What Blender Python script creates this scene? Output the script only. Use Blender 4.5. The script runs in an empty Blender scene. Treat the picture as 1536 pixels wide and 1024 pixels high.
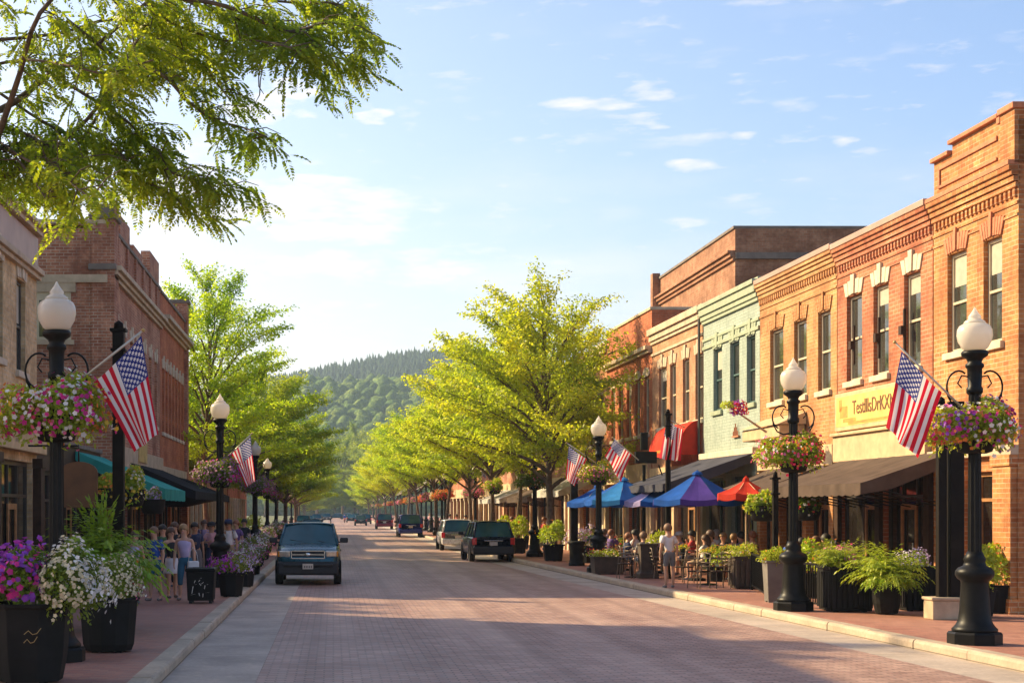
import bpy, math, random
import numpy as np
from mathutils import Vector, Matrix
R = random.Random(7)
NR = np.random.default_rng(11)
SC = bpy.context.scene
COL = SC.collection
PI = math.pi
# camera model of the photograph: horizon row, vanishing column, focal length in pixels of a 1536 wide frame
FP, VX, VY, CH = 2350.0, 500.0, 765.0, 2.2
def XY(px, s): return ((px - VX) / s, FP / s)
def ZP(py, s): return CH + (VY - py) / s
def G(px, py, z=0.15):
    s = (py - VY) / (CH - z)
    return ((px - VX) / s, FP / s, z)
def V3(px, py, s): return Vector(((px - VX) / s, FP / s, ZP(py, s)))

# ------------------------------------------------------------ mesh builder
class MB:
    def __init__(s): s.v = []; s.f = []; s.m = []; s.sm = []; s.cur = 0; s.smooth = False
    def face(s, idx): s.f.append(tuple(idx)); s.m.append(s.cur); s.sm.append(s.smooth)
    def poly(s, pts):
        n = len(s.v); s.v += [tuple(p) for p in pts]; s.face(range(n, n + len(pts)))
    def box(s, x0, x1, y0, y1, z0, z1):
        n = len(s.v)
        s.v += [(x0,y0,z0),(x1,y0,z0),(x1,y1,z0),(x0,y1,z0),(x0,y0,z1),(x1,y0,z1),(x1,y1,z1),(x0,y1,z1)]
        for q in ((0,3,2,1),(4,5,6,7),(0,1,5,4),(1,2,6,5),(2,3,7,6),(3,0,4,7)): s.face([n+i for i in q])
        return s
    def cbox(s, c, d, rz=0, rx=0):
        M = Matrix.Translation(c) @ Matrix.Rotation(rz, 4, 'Z') @ Matrix.Rotation(rx, 4, 'X')
        n = len(s.v)
        for z in (-1, 1):
            for x, y in ((-1,-1),(1,-1),(1,1),(-1,1)): s.v.append(tuple(M @ Vector((x*d[0]/2, y*d[1]/2, z*d[2]/2))))
        for q in ((0,3,2,1),(4,5,6,7),(0,1,5,4),(1,2,6,5),(2,3,7,6),(3,0,4,7)): s.face([n+i for i in q])
        return s
    def tube(s, pts, rad, n=8, cap=True):
        pts = [Vector(p) for p in pts]
        if not hasattr(rad, '__len__'): rad = [rad] * len(pts)
        rings = []; up = None
        for i, p in enumerate(pts):
            d = (pts[min(i+1, len(pts)-1)] - pts[max(i-1, 0)])
            d = d.normalized() if d.length > 1e-9 else Vector((0,0,1))
            if up is None: up = Vector((1,0,0)) if abs(d.x) < .8 else Vector((0,1,0))
            a = (up - d * up.dot(d))
            a = a.normalized() if a.length > 1e-6 else d.orthogonal().normalized()
            b = d.cross(a); up = a
            k = len(s.v)
            for j in range(n):
                t = 2*PI*j/n; s.v.append(tuple(p + (a*math.cos(t) + b*math.sin(t))*rad[i]))
            rings.append(k)
        for i in range(len(rings)-1):
            for j in range(n):
                s.face((rings[i]+j, rings[i]+(j+1)%n, rings[i+1]+(j+1)%n, rings[i+1]+j))
        if cap:
            s.face([rings[0]+j for j in range(n)][::-1]); s.face([rings[-1]+j for j in range(n)])
        return s
    def lathe(s, prof, n=16, c=(0,0,0), rot=0, sx=1, sy=1, flute=0):
        rings = []
        for r, z in prof:
            k = len(s.v)
            for j in range(n):
                t = 2*PI*j/n + rot; rr = r * (1 - (flute if j % 2 else 0))
                s.v.append((c[0]+rr*math.cos(t)*sx, c[1]+rr*math.sin(t)*sy, c[2]+z))
            rings.append(k)
        for i in range(len(rings)-1):
            for j in range(n): s.face((rings[i]+j, rings[i]+(j+1)%n, rings[i+1]+(j+1)%n, rings[i+1]+j))
        if prof[0][0] > 1e-4: s.face([rings[0]+j for j in range(n)][::-1])
        if prof[-1][0] > 1e-4: s.face([rings[-1]+j for j in range(n)])
        return s
    def grid(s, fn, nu, nv, uvs=None):
        n = len(s.v)
        for i in range(nu+1):
            for j in range(nv+1): s.v.append(tuple(fn(i/nu, j/nv)))
        for i in range(nu):
            for j in range(nv):
                a = n+i*(nv+1)+j; s.face((a, a+nv+1, a+nv+2, a+1))
        return s
    def build(s, name, mats, parent=None, loc=None, rz=0, bevel=0, solid=0):
        if not isinstance(mats, (list, tuple)): mats = [mats]
        me = bpy.data.meshes.new(name); me.from_pydata(s.v, [], s.f)
        for m in mats: me.materials.append(m)
        me.polygons.foreach_set('material_index', s.m); me.polygons.foreach_set('use_smooth', s.sm)
        box_uv(me); me.update()
        return link(name, me, parent, loc, rz, bevel, solid)
def box_uv(me):
    nv, nl, npoly = len(me.vertices), len(me.loops), len(me.polygons)
    co = np.empty(nv*3, 'f'); me.vertices.foreach_get('co', co); co = co.reshape(-1, 3)
    vi = np.empty(nl, 'i'); me.loops.foreach_get('vertex_index', vi)
    no = np.empty(npoly*3, 'f'); me.polygons.foreach_get('normal', no); no = np.abs(no.reshape(-1, 3))
    lt = np.empty(npoly, 'i'); me.polygons.foreach_get('loop_total', lt)
    nn = np.repeat(no, lt, axis=0); c = co[vi]
    z = nn[:,2] > .75; x = (~z) & (nn[:,0] > nn[:,1])
    uv = np.stack([c[:,0], c[:,2]], 1); uv[z] = c[z][:, :2]; uv[x] = c[x][:, 1:]
    l = me.uv_layers.new(name='UVMap'); l.data.foreach_set('uv', uv.astype('f').ravel())
def link(name, me, parent=None, loc=None, rz=0, bevel=0, solid=0):
    o = bpy.data.objects.new(name, me); COL.objects.link(o)
    if parent: o.parent = parent
    if loc is not None: o.location = loc
    if rz: o.rotation_euler.z = rz
    if solid:
        m = o.modifiers.new('s', 'SOLIDIFY'); m.thickness = solid; m.offset = 0
    if bevel:
        m = o.modifiers.new('b', 'BEVEL'); m.width = bevel; m.segments = 2; m.limit_method = 'ANGLE'; m.angle_limit = .6
    return o
def np_mesh(name, v, f, mats, mi=None, smooth=False, uv=None):
    """v (N,3), f (M,k) arrays"""
    if not isinstance(mats, (list, tuple)): mats = [mats]
    me = bpy.data.meshes.new(name); k = f.shape[1]
    me.vertices.add(len(v)); me.vertices.foreach_set('co', v.astype('f').ravel())
    me.loops.add(f.size); me.loops.foreach_set('vertex_index', f.astype('i').ravel())
    me.polygons.add(len(f)); me.polygons.foreach_set('loop_start', np.arange(len(f), dtype='i')*k)
    me.polygons.foreach_set('loop_total', np.full(len(f), k, 'i'))
    for m in mats: me.materials.append(m)
    if mi is not None: me.polygons.foreach_set('material_index', mi.astype('i'))
    if smooth: me.polygons.foreach_set('use_smooth', np.ones(len(f), 'bool'))
    me.update(calc_edges=True)
    return me
def unit(a): return a / (np.linalg.norm(a, axis=1, keepdims=True) + 1e-9)
def leaves(c, ax, L, W, droop=.0, nrm=None):
    """diamond leaves: centres c, axes ax"""
    n = len(c); ax = unit(ax)
    r = unit(NR.normal(size=(n, 3))) if nrm is None else nrm
    sd = unit(np.cross(ax, r)); L = np.broadcast_to(L, n)[:, None]; W = np.broadcast_to(W, n)[:, None]
    b = c - ax*L/2; t = c + ax*L/2; t[:, 2] -= droop
    v = np.stack([b, c + sd*W/2, t, c - sd*W/2], 1).reshape(-1, 3)
    return v, np.arange(n*4).reshape(-1, 4)
def thing(name, label, cat, loc=(0,0,0), rz=0, group=None, kind=None):
    o = bpy.data.objects.new(name, None); COL.objects.link(o)
    o.location = loc; o.rotation_euler.z = rz; o.empty_display_size = .2
    return tag(o, label, cat, group, kind)
def tag(o, label=None, cat=None, group=None, kind=None):
    if label: o['label'] = label
    if cat: o['category'] = cat
    if group: o['group'] = group
    if kind: o['kind'] = kind
    return o
def struct(o): o['kind'] = 'structure'; return o
def kids(o): return [c for c in COL.objects if c.parent == o] if False else list(o.children)
def dup(o, loc=None, rz=None, label=None, group=None, parent=None, scale=None):
    c = o.copy(); COL.objects.link(c); c.parent = parent
    if loc is not None: c.location = loc
    if rz is not None: c.rotation_euler.z = rz
    if label: c['label'] = label
    if group: c['group'] = group
    if scale is not None: c.scale = scale if hasattr(scale, '__len__') else (scale,)*3
    for ch in CH_OF(o): dup(ch, parent=c)
    return c
def CH_OF(o): return [x for x in bpy.data.objects if x.parent is o or x.parent == o]

# ------------------------------------------------------------ materials
class NT:
    def __init__(s, name):
        s.m = bpy.data.materials.new(name); s.m.use_nodes = True; s.t = s.m.node_tree
        s.p = s.t.nodes['Principled BSDF']; s.out = s.t.nodes['Material Output']
    def n(s, typ, **kw):
        nd = s.t.nodes.new(typ)
        for k, v in kw.items():
            if k.startswith('i_'):
                key = k[2:].replace('_', ' ')
                nd.inputs[int(key) if key.isdigit() else key].default_value = v
            else: setattr(nd, k, v)
        return nd
    def l(s, a, b): s.t.links.new(a, b)
    def math(s, op, a, b=None, c=None):
        nd = s.n('ShaderNodeMath', operation=op)
        for i, x in enumerate((a, b, c)):
            if x is None: continue
            if isinstance(x, (int, float)): nd.inputs[i].default_value = x
            else: s.l(x, nd.inputs[i])
        return nd.outputs[0]
    def mix(s, fac, a, b, blend='MIX'):
        nd = s.n('ShaderNodeMix', data_type='RGBA', blend_type=blend)
        for i, x in ((0, fac), (6, a), (7, b)):
            if isinstance(x, (int, float)): nd.inputs[i].default_value = x
            elif isinstance(x, tuple): nd.inputs[i].default_value = (*x[:3], 1)
            else: s.l(x, nd.inputs[i])
        return nd.outputs[2]
    def noise(s, scale, detail=4, vec=None, rough=.55):
        nd = s.n('ShaderNodeTexNoise'); nd.inputs['Scale'].default_value = scale
        nd.inputs['Detail'].default_value = detail; nd.inputs['Roughness'].default_value = rough
        if vec is not None: s.l(vec, nd.inputs['Vector'])
        return nd.outputs['Fac']
    def ramp(s, fac, a, b, lo=0., hi=1.):
        nd = s.n('ShaderNodeMapRange'); nd.inputs['From Min'].default_value = a; nd.inputs['From Max'].default_value = b
        nd.inputs['To Min'].default_value = lo; nd.inputs['To Max'].default_value = hi
        s.l(fac, nd.inputs['Value']); return nd.outputs[0]
    def coord(s, k='Object'): return s.n('ShaderNodeTexCoord').outputs[k]
    def bump(s, h, strength=.3, dist=.02):
        b = s.n('ShaderNodeBump'); b.inputs['Strength'].default_value = strength; b.inputs['Distance'].default_value = dist
        s.l(h, b.inputs['Height']); s.l(b.outputs[0], s.p.inputs['Normal'])
    def base(s, c):
        if isinstance(c, tuple): s.p.inputs['Base Color'].default_value = (*c[:3], 1)
        else: s.l(c, s.p.inputs['Base Color'])
        return s
    def set(s, **kw):
        for k, v in kw.items(): s.p.inputs[k.replace('_', ' ')].default_value = v
        return s
_pl = {}
def plain(name, c, rough=.6, metal=0, var=.18, scale=3., bump=0, coat=0, spec=.5):
    if name in _pl: return _pl[name]
    t = NT(name); co = t.coord(); n = t.noise(scale, 5, co)
    k = t.ramp(n, .3, .7, 1-var, 1+var)
    h = t.n('ShaderNodeHueSaturation'); h.inputs['Color'].default_value = (*c, 1); t.l(k, h.inputs['Value'])
    t.base(h.outputs[0]); t.set(Roughness=rough, Metallic=metal, Coat_Weight=coat, Specular_IOR_Level=spec)
    if bump: t.bump(t.noise(scale*12, 3, co), bump, .01)
    _pl[name] = t.m; return t.m
def brick(name, c1, c2, mortar, bw=.27, rh=.098, ms=.011, grime=.35, bump=.6, rough=.85, bias=0., patch=None):
    t = NT(name); uv = t.coord('UV')
    b = t.n('ShaderNodeTexBrick'); t.l(uv, b.inputs['Vector'])
    b.inputs['Color1'].default_value = (*c1, 1); b.inputs['Color2'].default_value = (*c2, 1); b.inputs['Mortar'].default_value = (*mortar, 1)
    b.inputs['Scale'].default_value = 1; b.inputs['Brick Width'].default_value = bw; b.inputs['Row Height'].default_value = rh
    b.inputs['Mortar Size'].default_value = ms; b.inputs['Mortar Smooth'].default_value = .2; b.inputs['Bias'].default_value = bias
    n1 = t.noise(.7, 6, uv); n2 = t.noise(9, 4, uv); n3 = t.noise(2.6, 5, uv)
    c = t.mix(t.ramp(n1, .35, .7), b.outputs['Color'], tuple(x*(1-grime) for x in c1))
    c = t.mix(t.ramp(n3, .5, .75, 0, .5), c, patch or tuple(min(1, x*1.35+.02) for x in c2))
    mp = t.n('ShaderNodeMapping'); t.l(uv, mp.inputs[0]); mp.inputs['Scale'].default_value = (2.6, .22, 1); n4 = t.noise(1.5, 6, mp.outputs[0], .65)
    c = t.mix(t.ramp(n4, .52, .74, 0, .55), c, tuple(x*.42+.01 for x in c1)); c = t.mix(t.ramp(n4, .36, .26, 0, .35), c, tuple(min(1, x*1.15+.05) for x in mortar))
    h = t.n('ShaderNodeHueSaturation'); t.l(c, h.inputs['Color']); t.l(t.ramp(n2, .25, .75, .78, 1.2), h.inputs['Value'])
    t.base(h.outputs[0]); t.set(Roughness=rough, Specular_IOR_Level=.25)
    inv = t.math('SUBTRACT', 1, b.outputs['Fac']); t.bump(t.math('ADD', inv, t.math('MULTIPLY', n2, .5)), bump, .012)
    return t.m
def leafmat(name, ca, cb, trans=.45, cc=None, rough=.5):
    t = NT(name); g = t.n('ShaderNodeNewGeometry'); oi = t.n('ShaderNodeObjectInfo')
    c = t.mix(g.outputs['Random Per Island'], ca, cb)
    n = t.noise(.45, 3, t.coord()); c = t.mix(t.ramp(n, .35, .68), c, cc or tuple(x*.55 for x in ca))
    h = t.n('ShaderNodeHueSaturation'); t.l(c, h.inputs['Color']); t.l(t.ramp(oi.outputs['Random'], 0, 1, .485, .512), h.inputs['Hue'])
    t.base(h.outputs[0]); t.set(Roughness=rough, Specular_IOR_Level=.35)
    tr = t.n('ShaderNodeBsdfTranslucent'); t.l(t.mix(1.0, h.outputs[0], (1.5, 1.45, .8), 'MULTIPLY'), tr.inputs['Color'])
    mx = t.n('ShaderNodeMixShader'); mx.inputs[0].default_value = trans
    t.l(t.p.outputs[0], mx.inputs[1]); t.l(tr.outputs[0], mx.inputs[2]); t.l(mx.outputs[0], t.out.inputs['Surface'])
    return t.m
def petal(name, c, trans=.35):
    t = NT(name); g = t.n('ShaderNodeNewGeometry')
    h = t.n('ShaderNodeHueSaturation'); h.inputs['Color'].default_value = (*c, 1)
    t.l(t.ramp(g.outputs['Random Per Island'], 0, 1, .75, 1.35), h.inputs['Value']); t.base(h.outputs[0]); t.set(Roughness=.6)
    tr = t.n('ShaderNodeBsdfTranslucent'); t.l(h.outputs[0], tr.inputs['Color'])
    mx = t.n('ShaderNodeMixShader'); mx.inputs[0].default_value = trans
    t.l(t.p.outputs[0], mx.inputs[1]); t.l(tr.outputs[0], mx.inputs[2]); t.l(mx.outputs[0], t.out.inputs['Surface'])
    return t.m
def fabric(name, c, trans=.3):
    t = NT(name); co = t.coord(); n = t.noise(2.2, 5, co); n2 = t.noise(60, 2, co)
    h = t.n('ShaderNodeHueSaturation'); h.inputs['Color'].default_value = (*c, 1); t.l(t.ramp(n, .3, .7, .75, 1.2), h.inputs['Value'])
    t.base(h.outputs[0]); t.set(Roughness=.85, Specular_IOR_Level=.2); t.bump(t.math('ADD', n2, t.math('MULTIPLY', n, 3)), .3, .01)
    tr = t.n('ShaderNodeBsdfTranslucent'); t.l(h.outputs[0], tr.inputs['Color'])
    mx = t.n('ShaderNodeMixShader'); mx.inputs[0].default_value = trans
    t.l(t.p.outputs[0], mx.inputs[1]); t.l(tr.outputs[0], mx.inputs[2]); t.l(mx.outputs[0], t.out.inputs['Surface'])
    return t.m
M = {}
M['brick_tan'] = brick('tan_brick', (.56,.36,.17), (.74,.52,.28), (.60,.48,.33))
M['brick_brown'] = brick('brown_brick', (.33,.115,.062), (.52,.23,.13), (.52,.40,.30))
M['brick_orange'] = brick('orange_brick', (.42,.14,.045), (.64,.28,.095), (.58,.42,.24), patch=(.62,.34,.13))
M['brick_red'] = brick('red_brick', (.38,.11,.05), (.56,.20,.09), (.52,.34,.22), patch=(.55,.25,.13))
M['brick_gold'] = brick('golden_brick', (.46,.19,.065), (.62,.31,.11), (.56,.41,.23), patch=(.60,.35,.15))
M['brick_green'] = brick('green_painted_brick', (.34,.40,.33), (.39,.45,.37), (.27,.32,.26), grime=.2, bump=.7, patch=(.43,.46,.38))
M['brick_buff'] = brick('weathered_buff_brick', (.47,.21,.10), (.56,.30,.16), (.46,.33,.22))
M['brick_old'] = brick('old_brown_brick', (.36,.15,.075), (.47,.23,.13), (.36,.25,.17), grime=.5, patch=(.5,.28,.17))
M['brick_rust'] = brick('rust_brick', (.42,.10,.04), (.54,.16,.06), (.42,.24,.14))
M['stone'] = plain('limestone', (.47,.36,.24), .85, var=.22, scale=2.5, bump=.3)
M['stone_lt'] = plain('pale_stone', (.56,.46,.33), .8, var=.18, scale=4, bump=.2)
M['stone_dk'] = plain('dark_stone_coping', (.17,.135,.11), .85, var=.3, scale=2, bump=.3)
M['terracotta'] = plain('terracotta_lintel', (.46,.17,.08), .85, var=.25, scale=6, bump=.3)
M['terracotta_dk'] = plain('brown_sign_paint', (.17,.07,.025), .7, var=.3)
M['copper'] = plain('pink_metal_coping', (.40,.24,.17), .5, var=.15, scale=1.5)
M['greentrim'] = plain('green_painted_trim', (.30,.34,.22), .6, var=.15)
M['tanpaint'] = plain('tan_painted_wood', (.52,.37,.20), .6, var=.2)
M['darkwood'] = plain('dark_stained_wood', (.045,.022,.012), .6, spec=.2, var=.4, scale=5, bump=.2)
M['warmwood'] = plain('warm_wood', (.33,.15,.05), .5, var=.3, scale=6, bump=.2)
M['frame'] = plain('window_frame_cream', (.50,.42,.28), .5, var=.1)
M['frame_dk'] = plain('window_frame_dark', (.045,.035,.028), .45, var=.2)
M['frame_teal'] = plain('window_frame_teal', (.05,.11,.10), .5, var=.1)
M['black'] = plain('black_painted_iron', (.008,.0075,.007), .42, var=.35, scale=8, bump=.12, coat=.0, spec=.14)
M['post'] = plain('dark_brown_post', (.010,.007,.005), .6, var=.4, scale=4, bump=.1, spec=.1)
M['planter_dk'] = plain('charcoal_planter', (.012,.011,.010), .7, spec=.15, var=.35, scale=3, bump=.2)
M['planter_gr'] = plain('grey_planter', (.14,.125,.11), .7, var=.25, scale=3, bump=.2)
M['planter_br'] = plain('brown_planter', (.065,.042,.028), .65, var=.3, scale=5, bump=.2)
M['basalt'] = plain('stone_footing', (.42,.31,.2), .85, var=.25, bump=.3)
M['roofing'] = plain('roof_membrane', (.09,.08,.075), .9, var=.3, scale=1)
M['bark'] = plain('bark', (.12,.08,.052), .9, var=.5, scale=9, bump=.8)
M['soil'] = plain('soil', (.05,.032,.02), .95, var=.4, scale=10, bump=.5)
M['steel'] = plain('brushed_steel', (.45,.42,.38), .35, 1, var=.1)
M['steel2'] = plain('weathered_chair_metal', (.20,.15,.11), .45, .5, var=.3)
M['alu'] = plain('flagpole_aluminium', (.55,.5,.42), .4, .6, var=.1)
M['rubber'] = plain('tyre_rubber', (.012,.012,.012), .85, var=.2)
M['plastic_dk'] = plain('black_plastic_trim', (.013,.013,.015), .55, var=.2)
M['white'] = plain('white_paint', (.75,.72,.66), .5, var=.08)
M['gold'] = plain('gold_leaf_paint', (.45,.30,.10), .5, var=.3)
M['signyellow'] = plain('yellow_sign_panel', (.75,.48,.12), .6, var=.3, scale=1.6)
M['signorange'] = plain('orange_sign_paint', (.62,.25,.04), .6, var=.25)
M['chrome'] = plain('chrome', (.6,.6,.6), .15, 1, var=.05)
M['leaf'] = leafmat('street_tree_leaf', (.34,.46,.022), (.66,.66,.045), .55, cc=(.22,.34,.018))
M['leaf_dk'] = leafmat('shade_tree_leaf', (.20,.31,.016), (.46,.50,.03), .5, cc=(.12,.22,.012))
M['leaf_loc'] = leafmat('locust_leaf', (.19,.28,.02), (.50,.50,.03), .6, cc=(.15,.23,.018))
M['leaf_fl'] = leafmat('flower_foliage', (.12,.20,.02), (.38,.44,.04), .35, cc=(.08,.14,.014))
M['leaf_fern'] = leafmat('fern_leaf', (.20,.36,.02), (.42,.55,.04), .4, cc=(.14,.27,.018))
M['leaf_yel'] = leafmat('yellow_green_leaf', (.32,.42,.03), (.60,.60,.06), .4, cc=(.20,.30,.02))
P = {k: petal('petal_'+k, c) for k, c in dict(magenta=(.62,.03,.28), pink=(.78,.17,.34), hot=(.72,.03,.12), red=(.65,.03,.03), purple=(.30,.06,.50),
     violet=(.42,.05,.42), white=(.80,.76,.72), lilac=(.48,.38,.60), orange=(.80,.25,.04), yellow=(.80,.55,.05), cream=(.72,.62,.40), mauve=(.38,.20,.30)).items()}
def glass(name, c, rough=.04, grime=.12, spec=.8):
    t = NT(name); co = t.coord(); n = t.noise(1.2, 4, co); oi = t.n('ShaderNodeObjectInfo')
    f = t.math('MULTIPLY', t.ramp(n, .35, .7), .6); t.base(t.mix(f, c, tuple(x*2.2+.012 for x in c)))
    t.set(Specular_IOR_Level=spec); t.l(t.ramp(t.noise(6, 3, co), .3, .7, rough, rough+grime), t.p.inputs['Roughness'])
    t.bump(t.noise(1.6, 2, co), .05, .03); return t.m
M['glass'] = glass('window_glass', (.035,.036,.03), .02, .06, 1.)
M['reflection_blind'] = plain('window_reflection_blind', (.42,.37,.28), .8, var=.15)  # pale blind tone also paints in the sky reflected high in the panes
M['glass_shop'] = glass('shop_glass', (.012,.009,.007), .03, .08, .4)
M['glass_car'] = glass('tinted_car_glass', (.006,.05,.065), .03, .05, .5)
def globe():
    t = NT('frosted_globe_glass'); t.base((.86,.80,.70)); t.set(Roughness=.22, Coat_Weight=.5)
    tr = t.n('ShaderNodeBsdfTranslucent'); tr.inputs['Color'].default_value = (.95,.88,.75,1)
    mx = t.n('ShaderNodeMixShader'); mx.inputs[0].default_value = .5
    t.l(t.p.outputs[0], mx.inputs[1]); t.l(tr.outputs[0], mx.inputs[2]); t.l(mx.outputs[0], t.out.inputs['Surface']); return t.m
M['globe'] = globe()
def flagmat():
    t = NT('flag_cloth'); s = t.n('ShaderNodeSeparateXYZ'); t.l(t.coord('UV'), s.inputs[0]); u, v = s.outputs[0], s.outputs[1]
    st = t.math('GREATER_THAN', t.math('FRACT', t.math('MULTIPLY', t.math('ADD', v, 1e-4), 6.5)), .5)
    col = t.mix(st, (.62,.012,.035), (.80,.76,.74))
    a = t.math('MULTIPLY', u, 30); b = t.math('MULTIPLY', v, 10/(7/13))
    p = t.math('MULTIPLY', t.math('ADD', a, b), .5); q = t.math('MULTIPLY', t.math('SUBTRACT', a, b), .5)
    dp = t.math('SUBTRACT', p, t.math('ROUND', p)); dq = t.math('SUBTRACT', q, t.math('ROUND', q))
    x = t.math('ADD', dp, dq); y = t.math('SUBTRACT', dp, dq)
    r = t.math('SQRT', t.math('ADD', t.math('MULTIPLY', x, x), t.math('MULTIPLY', y, y)))
    th = t.math('ARCTAN2', x, y)
    lim = t.math('MULTIPLY', t.math('ADD', t.math('MULTIPLY', t.math('COSINE', t.math('MULTIPLY', th, 5)), .35), 1.), .46)
    star = t.math('LESS_THAN', r, lim)
    for e, lo, hi in ((a, .3, 11.7), (b, .3, 9.7)):
        star = t.math('MULTIPLY', star, t.math('MULTIPLY', t.math('GREATER_THAN', e, lo), t.math('LESS_THAN', e, hi)))
    can = t.mix(star, (.022,.035,.22), (.80,.76,.74))
    inc = t.math('MULTIPLY', t.math('LESS_THAN', u, .4), t.math('LESS_THAN', v, 7/13))
    col = t.mix(inc, col, can); t.base(col); t.set(Roughness=.8, Specular_IOR_Level=.2)
    tr = t.n('ShaderNodeBsdfTranslucent'); t.l(col, tr.inputs['Color']); mx = t.n('ShaderNodeMixShader'); mx.inputs[0].default_value = .4
    t.l(t.p.outputs[0], mx.inputs[1]); t.l(tr.outputs[0], mx.inputs[2]); t.l(mx.outputs[0], t.out.inputs['Surface']); return t.m
M['flag'] = flagmat()
def pavers(name, c1, c2, mortar, bw, rh, worn, ms=.006, rough=.6):
    t = NT(name); uv = t.coord('UV')
    b = t.n('ShaderNodeTexBrick'); t.l(uv, b.inputs['Vector'])
    for k, v in (('Color1', c1), ('Color2', c2), ('Mortar', mortar)): b.inputs[k].default_value = (*v, 1)
    b.inputs['Scale'].default_value = 1; b.inputs['Brick Width'].default_value = bw; b.inputs['Row Height'].default_value = rh
    b.inputs['Mortar Size'].default_value = ms; b.inputs['Mortar Smooth'].default_value = .3
    mp = t.n('ShaderNodeMapping'); t.l(uv, mp.inputs[0]); mp.inputs['Scale'].default_value = (1.6, .10, 1)
    n1 = t.noise(.5, 6, mp.outputs[0]); n2 = t.noise(5, 4, uv); n3 = t.noise(.35, 5, uv)
    c = t.mix(t.ramp(n1, .40, .68, 0, .6), b.outputs['Color'], worn)
    c = t.mix(t.ramp(n3, .45, .7, 0, .45), c, tuple(x*.6 for x in c1))
    sx_ = t.n('ShaderNodeSeparateXYZ'); t.l(uv, sx_.inputs[0]); tk = t.math('ABSOLUTE', t.math('SUBTRACT', t.math('FRACT', t.math('DIVIDE', t.math('ADD', sx_.outputs[0], 1.2), 1.75)), .5))
    c = t.mix(t.math('MULTIPLY', t.ramp(tk, .12, .0), t.ramp(n1, .3, .7, .1, .5)), c, tuple(x*.55 for x in c1)) if name.startswith('brick_road') else c
    n6 = t.noise(1.7, 7, uv, .7); c = t.mix(t.ramp(n6, .62, .70, 0, .5), c, tuple(x*.45 for x in c1))
    h = t.n('ShaderNodeHueSaturation'); t.l(c, h.inputs['Color']); t.l(t.ramp(n2, .25, .75, .75, 1.22), h.inputs['Value'])
    t.base(h.outputs[0]); t.l(t.ramp(n2, .3, .7, rough-.12, rough+.15), t.p.inputs['Roughness']); t.set(Specular_IOR_Level=.45)
    t.bump(t.math('ADD', t.math('SUBTRACT', 1, b.outputs['Fac']), t.math('MULTIPLY', n2, .7)), .5, .008); return t.m
M['road'] = pavers('brick_road_pavers', (.26,.135,.105), (.45,.275,.215), (.12,.08,.065), .25, .125, (.50,.34,.27), .014, .62)
M['walk'] = pavers('sidewalk_brick_pavers', (.30,.11,.075), (.38,.17,.11), (.22,.12,.09), .24, .12, (.38,.19,.13), .007, .7)
def concrete(name, c, joint=1.8):
    t = NT(name); uv = t.coord('UV'); n1 = t.noise(.8, 6, uv); n2 = t.noise(14, 4, uv); n3 = t.noise(3, 5, uv)
    k = t.mix(t.ramp(n1, .3, .7), c, tuple(x*.62 for x in c)); k = t.mix(t.ramp(n3, .55, .75, 0, .6), k, (c[0]*1.2, c[1]*1.13, c[2]))
    s = t.n('ShaderNodeSeparateXYZ'); t.l(uv, s.inputs[0])
    j = t.math('LESS_THAN', t.math('FRACT', t.math('DIVIDE', s.outputs[1], joint)), .02/joint)
    k = t.mix(j, k, tuple(x*.35 for x in c)); h = t.n('ShaderNodeHueSaturation'); t.l(k, h.inputs['Color']); t.l(t.ramp(n2, .2, .8, .82, 1.15), h.inputs['Value'])
    t.base(h.outputs[0]); t.set(Roughness=.8); t.bump(t.math('ADD', n2, n3), .35, .01); return t.m
M['gutter'] = concrete('concrete_gutter', (.47,.38,.31), 3.)
M['kerb'] = concrete('kerb_stone', (.50,.39,.28), 400.)
# ------------------------------------------------------------ setting
SUN_EL, SUN_AZ = math.radians(30), math.radians(30)   # azimuth measured from -X towards +Y
KR = [(3,10.3),(14,9.75),(23,9.3),(33,8.85),(44,8.4),(55,8.0),(66,7.65),(80,7.45),(95,7.4),(640,7.4)]
def kr(y):
    for (a, xa), (b, xb) in zip(KR, KR[1:]):
        if y <= b:
            t = max(0, (y-a)/(b-a)); return xa + (xb-xa)*t
    return KR[-1][1]
KLX = -2.2
ys = [3+2.5*i for i in range(40)] + [105+25*i for i in range(22)]
b = MB(); b.poly([(-4500,-300,-.06),(4500,-300,-.06),(4500,5000,-.06),(-4500,5000,-.06)])
grd = NT('ground_turf'); co_ = grd.coord(); grd.base(grd.mix(grd.ramp(grd.noise(.05, 6, co_), .35, .65), (.06,.085,.025), (.11,.11,.045))); grd.set(Roughness=1)
struct(b.build('ground', grd.m))
b = MB()
for y0, y1 in zip(ys, ys[1:]): b.poly([(-1.0,y0,0),(kr(y0)-1.0,y0,0),(kr(y1)-1.0,y1,0),(-1.0,y1,0)])
struct(b.build('road', M['road']))
b = MB(); b.poly([(KLX-.1,3,-.004),(-.99,3,-.004),(-.99,630,-.004),(KLX-.1,630,-.004)]); struct(b.build('left_gutter', M['gutter']))
b = MB()
for y0, y1 in zip(ys, ys[1:]): b.poly([(kr(y0)-1.01,y0,-.004),(kr(y0)+.1,y0,-.004),(kr(y1)+.1,y1,-.004),(kr(y1)-1.01,y1,-.004)])
struct(b.build('right_gutter', M['gutter']))
b = MB(); b.poly([(-30,3,.15),(KLX-.24,3,.15),(KLX-.24,110,.15),(-30,110,.15)]); b.poly([(-9,110,.15),(KLX-.24,110,.15),(KLX-.24,630,.15),(-9,630,.15)]); struct(b.build('left_sidewalk', M['walk']))
b = MB()
for y0, y1 in zip(ys, ys[1:]): b.poly([(kr(y0)+.24,y0,.15),(30,y0,.15),(30,y1,.15),(kr(y1)+.24,y1,.15)])
struct(b.build('right_sidewalk', M['walk']))
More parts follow.
